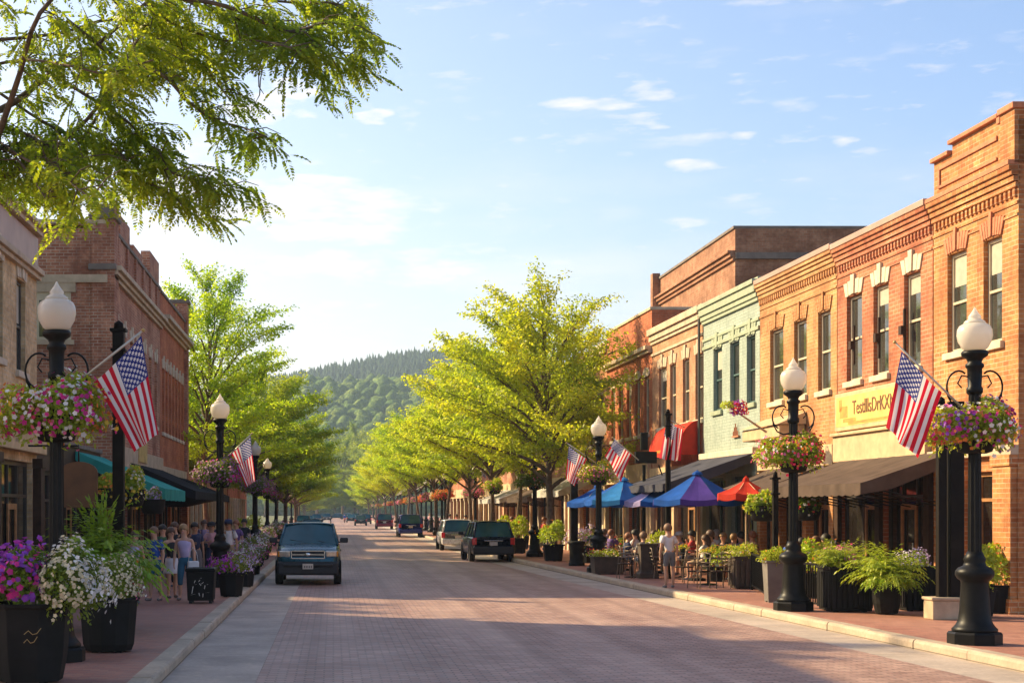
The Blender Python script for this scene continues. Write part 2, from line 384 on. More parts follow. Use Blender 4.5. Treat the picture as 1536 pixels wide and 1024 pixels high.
def kerb(xf, o, name):
    b = MB(); y = 4.0; step = 1.9
    while y < 600:
        st = step if y < 110 else 12; g = .012
        prof = [(0,-.05),(0,.105),(.015,.14),(.04,.157),(.26,.157),(.26,-.05)]
        n = len(b.v); jx = R.uniform(-.006,.006); jz = R.uniform(-.004,.005)
        for yy in (y+g, y+st-g):
            for px, pz in prof: b.v.append((xf(yy)+o*(px+jx), yy, pz+jz))
        k = len(prof)
        for i in range(k-1): b.face((n+i, n+i+1, n+k+i+1, n+k+i))
        b.face(range(n, n+k)); b.face(range(n+k, n+2*k))
        y += st
    b.poly([(xf(4)+o*.02,4,.14),(xf(4)+o*.25,4,.14),(xf(600)+o*.25,600,.14),(xf(600)+o*.02,600,.14)]) if o < 0 else None
    struct(b.build(name, M['kerb']))
kerb(lambda y: KLX, -1, 'left_kerb'); kerb(kr, 1, 'right_kerb')

# hills with woods on them
def hill_h(x, y):
    """terrain height beyond the street"""
    n = math.sin(x*.011+1.3)*7 + math.sin(x*.023+y*.004)*4 + math.sin(x*.005-.6)*12
    t1 = min(1, max(0, (y-640)/420)); t2 = min(1, max(0, (y-1080)/420))
    e1 = t1*t1*(3-2*t1); e2 = t2*t2*(3-2*t2)
    dip = 1/(1+((x-40)/900)**2)
    return e1*(80+n*.6)*(.75+.25*dip) + e2*(52+n*.9-max(0,-x-40)*.07)
b = MB(); b.smooth = True
X0, X1, Y0_, Y1_ = -900, 1500, 600, 1900
b.grid(lambda u, v: ((X0+(X1-X0)*u), Y0_+(Y1_-Y0_)*v, hill_h(X0+(X1-X0)*u, Y0_+(Y1_-Y0_)*v)-.5), 80, 50)
hm = NT('hill_soil'); hm.base((.05,.075,.02)); hm.set(Roughness=1); struct(b.build('hills', hm.m))
def blob_mesh(seed, conifer=False):
    rr = np.random.default_rng(seed); import bmesh
    bm = bmesh.new(); bmesh.ops.create_icosphere(bm, subdivisions=2 if not conifer else 1, radius=1)
    v = np.array([x.co[:] for x in bm.verts]); f = np.array([[x.index for x in p.verts] for p in bm.faces]); bm.free()
    v = v * (1 + rr.normal(0, .11, (len(v), 1)))
    if conifer:
        v[:,2] = v[:,2]*1.0; k = (1 - (v[:,2]+1)/2.1)[:,None]; v[:,:2] = unit(np.c_[v[:,:2], np.full(len(v), .05)])[:,:2]*np.maximum(k,.02)*1.05*(1+rr.normal(0,.12,(len(v),1)))
    return v, f
def woods(name, pts, rfun, conif, mat):
    vs, fs, n = [], [], 0
    bl = [blob_mesh(i, conif) for i in range(6)]
    for i, (x, y, z) in enumerate(pts):
        v, f = bl[i % 6]; r, h = rfun(); a = R.uniform(0, 6.3); ca, sa = math.cos(a), math.sin(a)
        w = v*np.array([r, r, h]); w = np.c_[w[:,0]*ca-w[:,1]*sa, w[:,0]*sa+w[:,1]*ca, w[:,2]] + np.array([x, y, z+h*.8])
        vs.append(w); fs.append(f+n); n += len(v)
    me = np_mesh(name, np.concatenate(vs), np.concatenate(fs), mat, smooth=False); return link(name, me)
def woodmat(name, a, b_, c):
    t = NT(name); g = t.n('ShaderNodeNewGeometry'); k = t.mix(g.outputs['Random Per Island'], a, b_)
    n = t.noise(.5, 4, t.coord()); k = t.mix(t.ramp(n, .35, .65), k, c); t.base(k); t.set(Roughness=.9, Specular_IOR_Level=.1)
    t.bump(t.noise(.9, 5, t.coord()), 1.0, 1.2); return t.m
M['wood1'] = woodmat('broadleaf_woods', (.09,.16,.03), (.22,.27,.045), (.045,.10,.025))
M['wood2'] = woodmat('spruce_woods', (.03,.07,.03), (.07,.12,.04), (.02,.045,.022))
def vis(px0, px1, y): return ((px0-VX)/FP*y, (px1-VX)/FP*y)
pts = []
for i in range(3000):
    y = R.uniform(655, 1090); a, c = vis(330, 760, y); x = R.uniform(a, c); pts.append((x, y, hill_h(x, y)))
tag(woods('broadleaf_woodland', pts, lambda: (lambda q: (q, q*R.uniform(.9,1.5)))(R.uniform(2.2,6.0)), False, M['wood1']), 'round-crowned green woodland covering the lower slope of the hill', 'woodland', kind='stuff')
pts = []
for i in range(3600):
    y = R.uniform(1070, 1560); a, c = vis(330, 760, y); x = R.uniform(a, c); pts.append((x, y, hill_h(x, y)-3))
tag(woods('spruce_woodland', pts, lambda: (R.uniform(2.8,5.2), R.uniform(4,9)), True, M['wood2']), 'dark spruce woodland along the hazy hilltop ridge', 'woodland', kind='stuff')

# ------------------------------------------------------------ camera, sun, sky
cam = bpy.data.cameras.new('camera'); co = bpy.data.objects.new('camera', cam); COL.objects.link(co)
co.location = (0, 0, CH); co.rotation_euler = (PI/2, 0, 0); cam.sensor_width = 36; cam.lens = 36*FP/1536
cam.shift_x = (768-VX)/1536; cam.shift_y = (VY-512)/1536; cam.clip_end = 12000; cam.clip_start = .1
SC.camera = co
sd = bpy.data.lights.new('sun', 'SUN'); so = bpy.data.objects.new('sun', sd); COL.objects.link(so)
sd.energy = 5.0; sd.angle = math.radians(.8); sd.color = (1, .79, .46)
to_sun = Vector((-math.cos(SUN_AZ)*math.cos(SUN_EL), math.sin(SUN_AZ)*math.cos(SUN_EL), math.sin(SUN_EL)))
so.rotation_euler = to_sun.to_track_quat('Z', 'Y').to_euler(); so.location = (0, 0, 60)
W = bpy.data.worlds.new('World'); SC.world = W; W.use_nodes = True; wt = W.node_tree
class WN(NT):
    def __init__(s, t): s.t = t
w = WN(wt); bg = wt.nodes['Background']
sky = w.n('ShaderNodeTexSky', sky_type='NISHITA', sun_disc=False); sky.sun_elevation = SUN_EL
sky.sun_rotation = math.atan2(to_sun.x, to_sun.y); sky.air_density = 1.0; sky.dust_density = 1.6; sky.ozone_density = 1.4
tc = w.n('ShaderNodeTexCoord').outputs['Generated']; sp = w.n('ShaderNodeSeparateXYZ'); w.l(tc, sp.inputs[0]); dx, dy, dz = sp.outputs
# warm white horizon, brighter towards the sun's side
hz = w.math('POWER', w.ramp(dz, .0, .25, 1, 0), 1.9)
side = w.ramp(dx, -.25, .42, 1, .35)
col = w.mix(1.0, sky.outputs[0], w.mix(w.ramp(dx, -.1, .4), (.98,.90,.88), (.72,.79,.93)), 'MULTIPLY')
col = w.mix(w.math('MULTIPLY', hz, side), col, (4.7,4.25,3.85))
mp = w.n('ShaderNodeMapping'); w.l(tc, mp.inputs[0]); mp.inputs['Scale'].default_value = (1, 1, 4.2)
n1 = w.noise(5.5, 7, mp.outputs[0], .58); n2 = w.noise(16, 7, mp.outputs[0], .55)
wisp = w.math('MULTIPLY', w.ramp(n1, .44, .62), w.math('MULTIPLY', w.ramp(dz, .24, .12), side))
n4 = w.noise(4.0, 2, mp.outputs[0], .5)
puff = w.math('MULTIPLY', w.ramp(n2, .56, .72), w.math('MULTIPLY', w.ramp(n4, .46, .56), w.ramp(dz, .30, .24)))
cl = w.math('MAXIMUM', w.math('MULTIPLY', wisp, .95), w.math('MULTIPLY', puff, .7))
uu = w.math('DIVIDE', dx, w.math('MAXIMUM', dy, .05)); vv = w.math('DIVIDE', dz, w.math('MAXIMUM', dy, .05)); tot = None
wn_ = w.n('ShaderNodeTexNoise'); wn_.inputs['Scale'].default_value = 30; wn_.inputs['Detail'].default_value = 5; w.l(mp.outputs[0], wn_.inputs['Vector']); ws_ = w.n('ShaderNodeSeparateXYZ'); w.l(wn_.outputs['Color'], ws_.inputs[0])
uu = w.math('ADD', uu, w.math('MULTIPLY', w.math('SUBTRACT', ws_.outputs[0], .5), .035)); vv = w.math('ADD', vv, w.math('MULTIPLY', w.math('SUBTRACT', ws_.outputs[1], .5), .014))
n5 = w.noise(34, 6, mp.outputs[0], .6)
for cx, cy, ax_, by_, k_ in ((437,133,34,17,1.),(382,163,52,22,1.),(458,168,22,10,.6),(562,176,24,11,.9),(905,158,74,12,.75),(985,183,26,8,.5),(968,140,40,12,.4),(1030,247,40,8,.55),(1105,202,22,8,.5),(1035,333,50,6,.5),(1272,215,22,8,.4),(480,310,150,34,.75),(500,345,110,18,.7),(560,400,220,26,.5),(250,300,160,60,.7),(480,275,70,12,.6)):
    e1_ = w.math('DIVIDE', w.math('SUBTRACT', uu, (cx-VX)/FP), ax_*1.35/FP); e2_ = w.math('DIVIDE', w.math('SUBTRACT', vv, (VY-cy)/FP), by_*1.3/FP)
    m_ = w.math('SUBTRACT', 1., w.math('ADD', w.math('MULTIPLY', e1_, e1_), w.math('MULTIPLY', e2_, e2_)))
    m_ = w.math('MULTIPLY', w.math('MAXIMUM', m_, 0), k_); tot = m_ if tot is None else w.math('MAXIMUM', tot, m_)
shp = w.ramp(w.math('ADD', w.math('MULTIPLY', w.math('MINIMUM', tot, .62), .62), w.math('SUBTRACT', w.math('MULTIPLY', n5, 1.25), .12)), .60, 1.10)
cl = w.math('MAXIMUM', w.math('MULTIPLY', cl, .6), w.math('MULTIPLY', shp, .8))
col = w.mix(cl, col, (5.2,4.65,4.25))
w.l(col, bg.inputs['Color']); bg.inputs['Strength'].default_value = .125
SC.view_settings.view_transform = 'Standard'; SC.view_settings.look = 'None'; SC.view_settings.gamma = 1
SC.view_settings.exposure = 1.06
SC.cycles.max_bounces = 8; SC.cycles.transparent_max_bounces = 8; SC.cycles.volume_bounces = 0
SC.cycles.use_adaptive_sampling = True

hzb = MB(); hzb.box(-1900, 2300, -60, 2100, -1.2, 215)
hm_ = bpy.data.materials.new('haze_air'); hm_.use_nodes = True; ht = hm_.node_tree; ht.nodes.clear()
ho = ht.nodes.new('ShaderNodeOutputMaterial'); hv = ht.nodes.new('ShaderNodeVolumePrincipled'); hv.inputs['Density'].default_value = .00023
hv.inputs['Color'].default_value = (.62,.80,1,1); hv.inputs['Anisotropy'].default_value = .2; ht.links.new(hv.outputs[0], ho.inputs['Volume'])
tag(hzb.build('haze', hm_), 'thin bluish summer haze over the street and the wooded hill', 'haze', kind='stuff')
# ------------------------------------------------------------ buildings
def holes_wall(b, L, H0, H1, holes, o, reveal=.22):
    """facade in plane x=0 from z H0..H1 with rectangular holes (y0,y1,z0,z1); reveals go inwards (x = -o*reveal)"""
    ysx = sorted({0, L} | {h[0] for h in holes} | {h[1] for h in holes}); zs = sorted({H0, H1} | {h[2] for h in holes} | {h[3] for h in holes})
    for y0, y1 in zip(ysx, ysx[1:]):
        for z0, z1 in zip(zs, zs[1:]):
            my, mz = (y0+y1)/2, (z0+z1)/2
            if any(h[0] < my < h[1] and h[2] < mz < h[3] for h in holes): continue
            b.poly([(0,y0,z0),(0,y1,z0),(0,y1,z1),(0,y0,z1)])
    d = -o*reveal
    for y0, y1, z0, z1 in holes:
        b.poly([(0,y0,z0),(d,y0,z0),(d,y0,z1),(0,y0,z1)]); b.poly([(0,y1,z0),(d,y1,z0),(d,y1,z1),(0,y1,z1)])
        b.poly([(0,y0,z1),(0,y1,z1),(d,y1,z1),(d,y0,z1)]); b.poly([(0,y0,z0),(0,y1,z0),(d,y1,z0),(d,y0,z0)])
_mc = {}
def cached(key, fn, name, mats, parent, loc=(0,0,0), bevel=0):
    if key not in _mc:
        b = MB(); fn(b); ob = b.build(name, mats, parent, loc, bevel=bevel); _mc[key] = ob; return ob
    s = _mc[key]; ob = s.copy(); COL.objects.link(ob); ob.name = name; ob.parent = parent; ob.location = loc; return ob
def add_window(par, o, y0, y1, z0, z1, frame='frame', lintel='stone', lmat=None, sill='stone_lt', two=True):
    w, h = y1-y0, z1-z0; k = (round(w,2), round(h,2), o, frame)
    def fr(b):
        f = .075; x0, x1 = sorted((-o*.10, -o*.17))
        b.box(x0,x1,-w/2,-w/2+f,0,h).box(x0,x1,w/2-f,w/2,0,h).box(x0-.002,x1+.002,-w/2+f,w/2-f,0,f).box(x0-.002,x1+.002,-w/2+f,w/2-f,h-f,h)
        b.box(x0-.004,x1+.004,-w/2+f,w/2-f,h*.5-.03,h*.5+.03)
        if w > 1.6: b.box(x0-.003,x1+.003,-.03,.03,f,h-f)
    c = (0, (y0+y1)/2, z0)
    wn = cached(('w',)+k, fr, 'window', M[frame], par, c, .008)
    def pn(b):
        x = -o*.145; b.poly([(x,-w/2+.05,.05),(x,w/2-.05,.05),(x,w/2-.05,h-.05),(x,-w/2+.05,h-.05)])
    cached(('p',)+k, pn, 'pane', M['glass'], wn)
    def bl(b):
        x = -o*.139; hh = h*.22; b.poly([(x,-w/2+.07,h-.07-hh),(x,w/2-.07,h-.07-hh),(x,w/2-.07,h-.07),(x,-w/2+.07,h-.07)])
    if R.random() < .55:
        hb = R.choice((.18,.3,.42))
        def bl2(b):
            x = -o*.139; hh = h*hb; b.poly([(x,-w/2+.07,h-.07-hh),(x,w/2-.07,h-.07-hh),(x,w/2-.07,h-.07),(x,-w/2+.07,h-.07)])
        cached(('b',hb)+k, bl2, 'reflection_blind', M['reflection_blind'], wn)  # blind before the pane, doubling as painted sky reflection
    if sill:
        def si(b): x0, x1 = sorted((-o*.1, o*.085)); b.box(x0,x1,-w/2-.1,w/2+.1,-.15,-.002)
        cached(('s', sill)+k, si, 'sill', M[sill], wn, bevel=.012)
    def li(b):
        x0, x1 = sorted((-o*.02, o*.035)); n = 9 if lintel != 'stone' else 5
        if lintel == 'arch':
            for i in range(7):
                a0, a1 = PI*i/7, PI*(i+1)/7; r0, r1 = w/2, w/2+.2; e = .45
                for xx in (o*.035,): b.poly([(xx,-math.cos(a0)*r0,h+math.sin(a0)*r0*e),(xx,-math.cos(a1)*r0,h+math.sin(a1)*r0*e),(xx,-math.cos(a1)*r1,h+math.sin(a1)*r1*e+.1),(xx,-math.cos(a0)*r1,h+math.sin(a0)*r1*e+.1)])
                b.poly([(0,-math.cos(a0)*r1,h+math.sin(a0)*r1*e+.1),(0,-math.cos(a1)*r1,h+math.sin(a1)*r1*e+.1),(o*.035,-math.cos(a1)*r1,h+math.sin(a1)*r1*e+.1),(o*.035,-math.cos(a0)*r1,h+math.sin(a0)*r1*e+.1)])
                b.poly([(o*.034,-math.cos(a0)*r0,h),(o*.034,-math.cos(a1)*r0,h),(o*.034,-math.cos(a1)*r0,h+math.sin(a1)*r0*e),(o*.034,-math.cos(a0)*r0,h+math.sin(a0)*r0*e)])
        else:
            hh = .34
            for i in range(n):   # wedge voussoirs, raised key stone
                t0, t1 = -1+2*i/n, -1+2*(i+1)/n; w0 = w/2+.02; w1 = w/2+.16; g = .012
                key = (i == n//2); xx = o*(.035+(.03 if key else 0)); zt = h+hh+(.12 if key else -.0) - .0
                cur = .07*(1-((t0+t1)/2)**2)
                q = [(t0*w0+g, h+cur*.6), (t1*w0-g, h+cur*.6), (t1*w1-g, zt+cur), (t0*w1+g, zt+cur)]
                b.poly([(xx, a, c_) for a, c_ in q])
                for (a, c_), (a2, c2) in zip(q, q[1:]+q[:1]): b.poly([(0,a,c_),(0,a2,c2),(xx,a2,c2),(xx,a,c_)])
    if lintel: cached(('l', lintel, lmat)+k, li, 'lintel', M[lmat or 'stone_lt'], wn)
    return wn
def shopfront(par, o, y0, y1, z0, z1, frame='frame_dk', door=None, bays=None, wood=None):
    w = y1-y0; n = bays or max(1, round(w/1.25)); fx = sorted((-o*.12, -o*.2))
    b = MB(); f = .07
    for i in range(n+1):
        yy = y0+f/2 + (w-f)*i/n; b.box(fx[0],fx[1],yy-f/2,yy+f/2,z0,z1)
    b.box(fx[0]-.003,fx[1]+.003,y0,y1,z1-.1,z1).box(fx[0]-.004,fx[1]+.004,y0,y1,z0+(z1-z0)*.74,z0+(z1-z0)*.74+.07)
    b.box(fx[0]-.01,fx[1]+.01,y0,y1,z0,z0+.42)
    s = b.build('shopfront', M[frame], par)
    g = MB(); x = -o*.16; g.poly([(x,y0+.02,z0+.02),(x,y1-.02,z0+.02),(x,y1-.02,z1-.02),(x,y0+.02,z1-.02)]); g.build('pane', M['glass_shop'], s)
    if door is not None:
        d = MB(); dw = .95; a = y0 + door*(w-dw); xx = sorted((-o*.09, -o*.13))
        d.box(xx[0],xx[1],a,a+.12,z0+.02,z0+2.15).box(xx[0],xx[1],a+dw-.12,a+dw,z0+.02,z0+2.15).box(xx[0]-.002,xx[1]+.002,a+.12,a+dw-.12,z0+.02,z0+.32).box(xx[0]-.002,xx[1]+.002,a+.12,a+dw-.12,z0+2.02,z0+2.15)
        dd = d.build('door', M[wood or 'warmwood'], par, bevel=.006)
        h = MB(); h.tube([(xx[1]+.05 if o > 0 else xx[0]-.05, a+.1, z0+.9),(xx[1]+.05 if o > 0 else xx[0]-.05, a+.1, z0+1.25)], .018); h.build('handle', M['steel'], dd)
    return s
def cornice(par, o, L, z, steps, mat, dent=None, name='cornice', y0=0, ret=True):
    """steps: (z0, z1, projection) relative to z; dent: (z0, z1, proj, width, gap)"""
    b = MB()
    for i, (a, c, p) in enumerate(steps):
        x0, x1 = sorted((-o*(.05), o*p)); b.box(x0, x1, y0-(0 if not ret else min(p,.12)*.0), L, z+a, z+c)
    if dent:
        a, c, p, wd, gp = dent; yy = y0+gp/2
        while yy+wd < L:
            x0, x1 = sorted((-o*.02, o*p)); b.box(x0, x1, yy, yy+wd, z+a, z+c); yy += wd+gp
    return b.build(name, M[mat], par, bevel=.012)
def building(name, label, cat, o, y, L, H, D, wall, wins=(), shops=(), x=None, rz=None, frame='frame', lintel='stone', lmat=None, sill='stone_lt', coping='stone_dk', parapet=.0, steps=None, cmat=None, dent=None, group=None, base_z=.15):
    if o < 0: x0 = 14.3-.0255*y if x is None else x; rzz = .0255 if rz is None else rz
    else: x0 = -7.0 if x is None else x; rzz = 0 if rz is None else rz
    t = thing(name, label, cat, (x0, y, 0), rzz, group)
    L = L-.03; b = MB(); holes = [w[:4] for w in wins] + [s[:4] for s in shops]
    holes_wall(b, L, base_z-.3, H, holes, o)
    xi = -o*D; ti = -o*.35
    b.poly([(0,0,-.15),(xi,0,-.15),(xi,0,H),(0,0,H)]); b.poly([(0,L,-.15),(xi,L,-.15),(xi,L,H),(0,L,H)]); b.poly([(xi,0,-.15),(xi,L,-.15),(xi,L,H),(xi,0,H)])
    # parapet back and top
    b.poly([(0,0,H),(0,L,H),(ti,L,H),(ti,0,H)]); b.poly([(ti,0,H-.7),(ti,L,H-.7),(ti,L,H),(ti,0,H)])
    # dark room back walls so that deep openings never show sky
    b.build('wall', M[wall], t)
    r = MB(); r.poly([(ti,.05,H-.7),(xi*.98,.05,H-.9),(xi*.98,L-.05,H-.9),(ti,L-.05,H-.7)]); r.build('roof', M['roofing'], t)
    if coping:
        c = MB(); a0, a1 = sorted((o*.07, -o*.42)); c.box(a0, a1, .0, L, H+.003, H+.12)
        a0, a1 = sorted((-o*.42, xi)); c.box(a0, a1, .0, .35, H+.003, H+.12); c.box(a0, a1, L-.35, L, H+.003, H+.12); c.build('coping', M[coping], t, bevel=.015)
    for w in wins:
        kw = w[4] if len(w) > 4 else {}
        add_window(t, o, *w[:4], **{**dict(frame=frame, lintel=lintel, lmat=lmat, sill=sill), **kw})
    for s in shops:
        kw = s[4] if len(s) > 4 else {}; shopfront(t, o, *s[:4], **kw)
    if steps: cornice(t, o, L, H, steps, cmat or wall, dent)
    return t
def wins_px(y0, rng, zs, z1, dx=0):
    """windows from the picture columns of a right-hand facade"""
    out = []
    for a, c in rng:
        Ya, Yc = 33605/(a-440), 33605/(c-440); out.append((Yc-y0, Ya-y0, zs, z1))
    return out
def pier(t, o, ys_, z0, z1, mat, w=.5, p=.12, name='pier'):
    for y in ys_:
        b = MB(); x0, x1 = sorted((-o*.02, o*p)); b.box(x0, x1, y-w/2, y+w/2, z0, z1-.22)
        b.box(x0, x1+(.04 if o > 0 else 0), y-w/2-.04, y+w/2+.04, z1-.218, z1) if o > 0 else b.box(x0-.04, x1, y-w/2-.04, y+w/2+.04, z1-.218, z1)
        b.box(x0-(.04 if o < 0 else 0), x1+(.04 if o > 0 else 0), y-w/2-.04, y+w/2+.04, z0-.01, z0+.3); b.build(name, M[mat], t, bevel=.01)
def band(t, o, y0, y1, z0, z1, p, mat, name='fascia', bevel=.015):
    b = MB(); x0, x1 = sorted((-o*.02, o*p)); b.box(x0, x1, y0, y1, z0, z1); return b.build(name, M[mat], t, bevel=bevel)
def awning(t, o, y0, y1, z1, z0, proj, mat, val=.25, name='awning', x=0., sag=.05, stripes=6):
    b = MB(); b.smooth = False
    n = max(2, round((y1-y0)/.9))
    def f(u, v):
        yy = y0+(y1-y0)*u; s = abs(math.sin(u*n*PI)); return (x+o*(.04+proj*v), yy, z1+(z0-z1)*v - sag*math.sin(v*PI)*(.6+.8*s) )
    b.grid(f, n*4, 5)
    b.grid(lambda u, v: (x+o*(.042+proj)+o*.012*math.sin(u*n*8), y0+(y1-y0)*u, z0-val*v-(.03*abs(math.sin(u*n*2*PI)) if v == 1 else 0)), n*8, 1)
    for yy in (y0, y1):
        b.poly([(x+o*.04,yy,z1),(x+o*(.04+proj),yy,z0),(x+o*(.04+proj),yy,z0-val),(x+o*.04,yy,z1-.3)]) if False else None
        b.poly([(x+o*(.04+proj*.0),yy,z1),(x+o*(.04+proj),yy,z0),(x+o*(.04+proj),yy,z0-val),(x+o*(.04+proj*.7),yy,z0-val*.9+(z1-z0)*.12),(x+o*.04,yy,z1-.25)])
    a = b.build(name, mat, t, solid=.012)
    fr = MB()
    for i in range(n+1):
        yy = y0+.04+(y1-y0-.08)*i/n; fr.tube([(x+o*.05,yy,z1-.1),(x+o*proj*.98,yy,z0-.08)], .02, 5); fr.tube([(x+o*.05,yy,z0-.5),(x+o*proj*.95,yy,z0-.09)], .016, 5)
    fr.tube([(x+o*proj,y0+.02,z0-.05),(x+o*proj,y1-.02,z0-.05)], .022, 5); fr.build('awning_frame', M['black'], a)
    return a
def lettering(txt, par, mat, loc, size, rot, ext=.01, sx=1):
    c = bpy.data.curves.new('lettering', 'FONT'); c.body = txt; c.size = size; c.extrude = ext; c.align_x = 'CENTER'; c.align_y = 'CENTER'
    ob = bpy.data.objects.new('lettering', c); COL.objects.link(ob); ob.parent = par; ob.location = loc; ob.rotation_euler = rot; ob.scale.x = sx
    c.materials.append(mat); bpy.context.view_layer.update(); me = bpy.data.meshes.new_from_object(ob.evaluated_get(bpy.context.evaluated_depsgraph_get())); bpy.data.objects.remove(ob)
    ob = link('lettering', me, par, loc); ob.rotation_euler = rot; ob.scale.x = sx; return ob
FB = {k: fabric('fabric_'+k, c) for k, c in dict(brown=(.13,.09,.068), slate=(.085,.085,.11), teal=(.05,.40,.34), black=(.018,.017,.022), red=(.62,.045,.02), blue=(.012,.10,.42), sky=(.03,.22,.56), purple=(.09,.05,.32), lavender=(.42,.36,.62), orange=(.6,.24,.04), white=(.6,.57,.52)).items()}
CORB = [(-.75,-.68,.03),(-.42,-.32,.06),(-.30,-.20,.10),(-.18,-.08,.14),(-.08,.02,.19)]
o = -1
# R1: nearest brick building with raised name-panel parapet
Y = 30.9; L = 4.12
ra = building('brick_building', 'orange brick corner building with a raised stepped parapet, nearest on the sunny side', 'building', o, Y, L, 9.0, 12, 'brick_orange',
     wins=wins_px(Y, [(1475,1503),(1421,1450)], 5.62, 7.76), shops=[(1.15,2.0,.62,3.0,dict(frame='warmwood',bays=1)),(3.0,4.0,.2,2.9,dict(frame='warmwood',bays=1))], frame='frame', lintel='brick', lmat='terracotta', coping=None)
cornice(ra, o, L-.03, 9.0, CORB, 'brick_orange', dent=(-.60,-.44,.055,.10,.10))
band(ra, o, .0, L-.03, 8.95+.07, 9.12, .21, 'terracotta', 'cornice_cap')
band(ra, o, 0, L-.03, 8.02, 8.08, .03, 'brick_orange', 'string_course')
b = MB(); b.box(-.28+.28,.35,.0,L-.05,9.0,9.92); b.box(.0,.35,.75,3.1,9.92,10.12); b.box(-.08,.4,.0,.62,9.05,10.12)
b.build('parapet', M['brick_orange'], ra)
b = MB(); b.box(-.04,.0-.002,.9,3.75,9.7,9.8); b.box(-.04,-.002,.9,3.75,9.3,9.36); b.box(-.04,-.002,3.7,3.8,9.3,9.8); b.build('name_panel_frame', M['terracotta'], ra, bevel=.01)
b = MB(); b.box(-.1,.45,.62,.78,9.98,10.12) ; b.box(-.1,.45,.76,3.15,10.123,10.22); b.box(-.1,.45,3.15,L-.03,9.923,10.02); b.box(-.14,.47,-.05,.66,10.123,10.25); b.build('coping', M['terracotta'], ra, bevel=.02)
pier(ra, o, [.45], .15, 3.3, 'brick_orange', .8, .14); pier(ra, o, [2.55], .15, 3.3, 'brick_orange', .6, .10)
band(ra, o, 0, L-.03, 3.3, 3.5, .16, 'stone')
# R2: brick with the painted sign and the brown awning
Y = 35.05; L = 6.15
rb = building('brick_building', 'deep orange brick building with white keystone lintels, yellow sign and brown awning', 'building', o, Y, L, 9.0, 12, 'brick_red',
     wins=wins_px(Y, [(1356,1381),(1310,1333),(1270,1293)], 5.5, 7.68), shops=[(.3,2.9,.2,3.3,dict(bays=3,door=.5)),(3.3,5.9,.2,3.3,dict(bays=2,door=.1))], lintel='stone', lmat='stone_lt', coping='copper', steps=CORB, dent=(-.60,-.44,.055,.10,.10))
band(rb, o, 0, L-.03, 9.02, 9.17, .22, 'copper', 'cornice_cap'); band(rb, o, 0, L-.03, 8.02, 8.08, .03, 'brick_red', 'string_course')
band(rb, o, .1, L-.05, 3.45, 4.12, .14, 'tanpaint'); band(rb, o, .05, L-.03, 4.12, 4.2, .22, 'tanpaint', 'fascia_ledge')
sg = band(rb, o, 1.0, 6.0, 4.25, 5.22, .12, 'tanpaint', 'sign_board')
b = MB(); b.box(-.127,-.121,1.12,5.88,4.36,5.12); b.build('sign_face', M['signyellow'], sg)
b = MB()
for yy, zz, w_, h_ in ((5.3,4.72,.55,.3),(4.9,4.5,.9,.1),(3.2,4.42,3.6,.07),(5.55,4.9,.2,.3)): b.box(-.131,-.128,yy-w_/2,yy+w_/2,zz-h_/2,zz+h_/2)
b.build('painted_scroll', M['signorange'], sg)
lettering('TestlllsDrKXM', sg, M['terracotta_dk'], (-.135, 3.25, 4.78), .50, (PI/2, 0, -PI/2), .006, .93)
awning(rb, o, -1.55, 5.55, 3.5, 2.78, 2.15, FB['brown'], .24)
for yy in (1.55, 3.15, 4.85):
    b = MB(); b.box(-.05,-.002,yy-.04,yy+.04,5.9,6.9); b.cbox((-.08,yy,6.4),(.12,.16,.2)); b.build('wall_bracket', M['darkwood'], rb)
# R3 golden brick
Y = 41.22; L = 6.8
rc = building('brick_building', 'golden tan brick building between the green painted one and the deep orange one', 'building', o, Y, L, 9.05, 12, 'brick_gold',
     wins=wins_px(Y, [(1227,1246),(1191,1210),(1155,1175)], 5.42, 7.55), shops=[(.4,2.2,.2,3.2,dict(bays=2,door=.4)),(2.5,4.6,.2,3.2,dict(bays=2)),(4.9,6.5,.2,3.2,dict(bays=1,door=.3))], lintel='brick', lmat='brick_gold', coping='copper', steps=CORB, dent=(-.60,-.44,.055,.10,.10))
band(rc, o, 0, L-.03, 9.07, 9.22, .22, 'copper', 'cornice_cap'); band(rc, o, 0, L-.03, 8.05, 8.11, .03, 'brick_gold', 'string_course')
band(rc, o, .05, L-.1, 3.4, 3.95, .12, 'tanpaint')
b = MB(); b.box(-.75,-.02,2.5,6.1,4.25,4.6); b.poly([(-.83,2.4,4.6),(-.83,6.2,4.6),(-.02,6.2,4.95),(-.02,2.4,4.95)]); b.poly([(-.83,2.4,4.6),(-.02,2.4,4.95),(-.02,2.4,4.6)]); b.build('entrance_canopy', M['tanpaint'], rc, bevel=.03)
awning(rc, o, .9, 5.6, 3.45, 2.75, 1.7, FB['brown'], .22)
# R4 green painted brick
Y = 48.03; L = 6.6
rd = building('painted_brick_building', 'pale green painted brick building with three dark green framed windows and a slate awning', 'building', o, Y, L, 9.25, 12, 'brick_green',
     wins=wins_px(Y, [(1120,1133),(1095,1109),(1070,1083)], 5.55, 7.65), shops=[(.3,3.1,.2,3.3,dict(frame='frame_teal',bays=2,door=.6)),(3.5,6.3,.2,3.3,dict(frame='frame_teal',bays=2))], frame='frame_teal', lintel='stone', lmat='greentrim', sill='greentrim', coping='greentrim')
cornice(rd, o, L-.03, 9.25, [(-1.5,-1.38,.06),(-1.22,-1.12,.05),(-.62,-.5,.08),(-.5,-.34,.13),(-.34,-.1,.19),(-.1,.05,.25)], 'greentrim')
band(rd, o, .1, L-.1, 3.95, 4.15, .2, 'stone_lt'); band(rd, o, .1, L-.1, 3.4, 3.93, .1, 'greentrim')
awning(rd, o, .2, 6.3, 4.0, 3.0, 2.9, FB['slate'], .2)
b = MB()
for k in range(5): b.tube([(-.06,2.2+.12*k,4.6),(-.06,2.2+.12*k,4.75+.12*(2-abs(k-2)))], .02, 4)
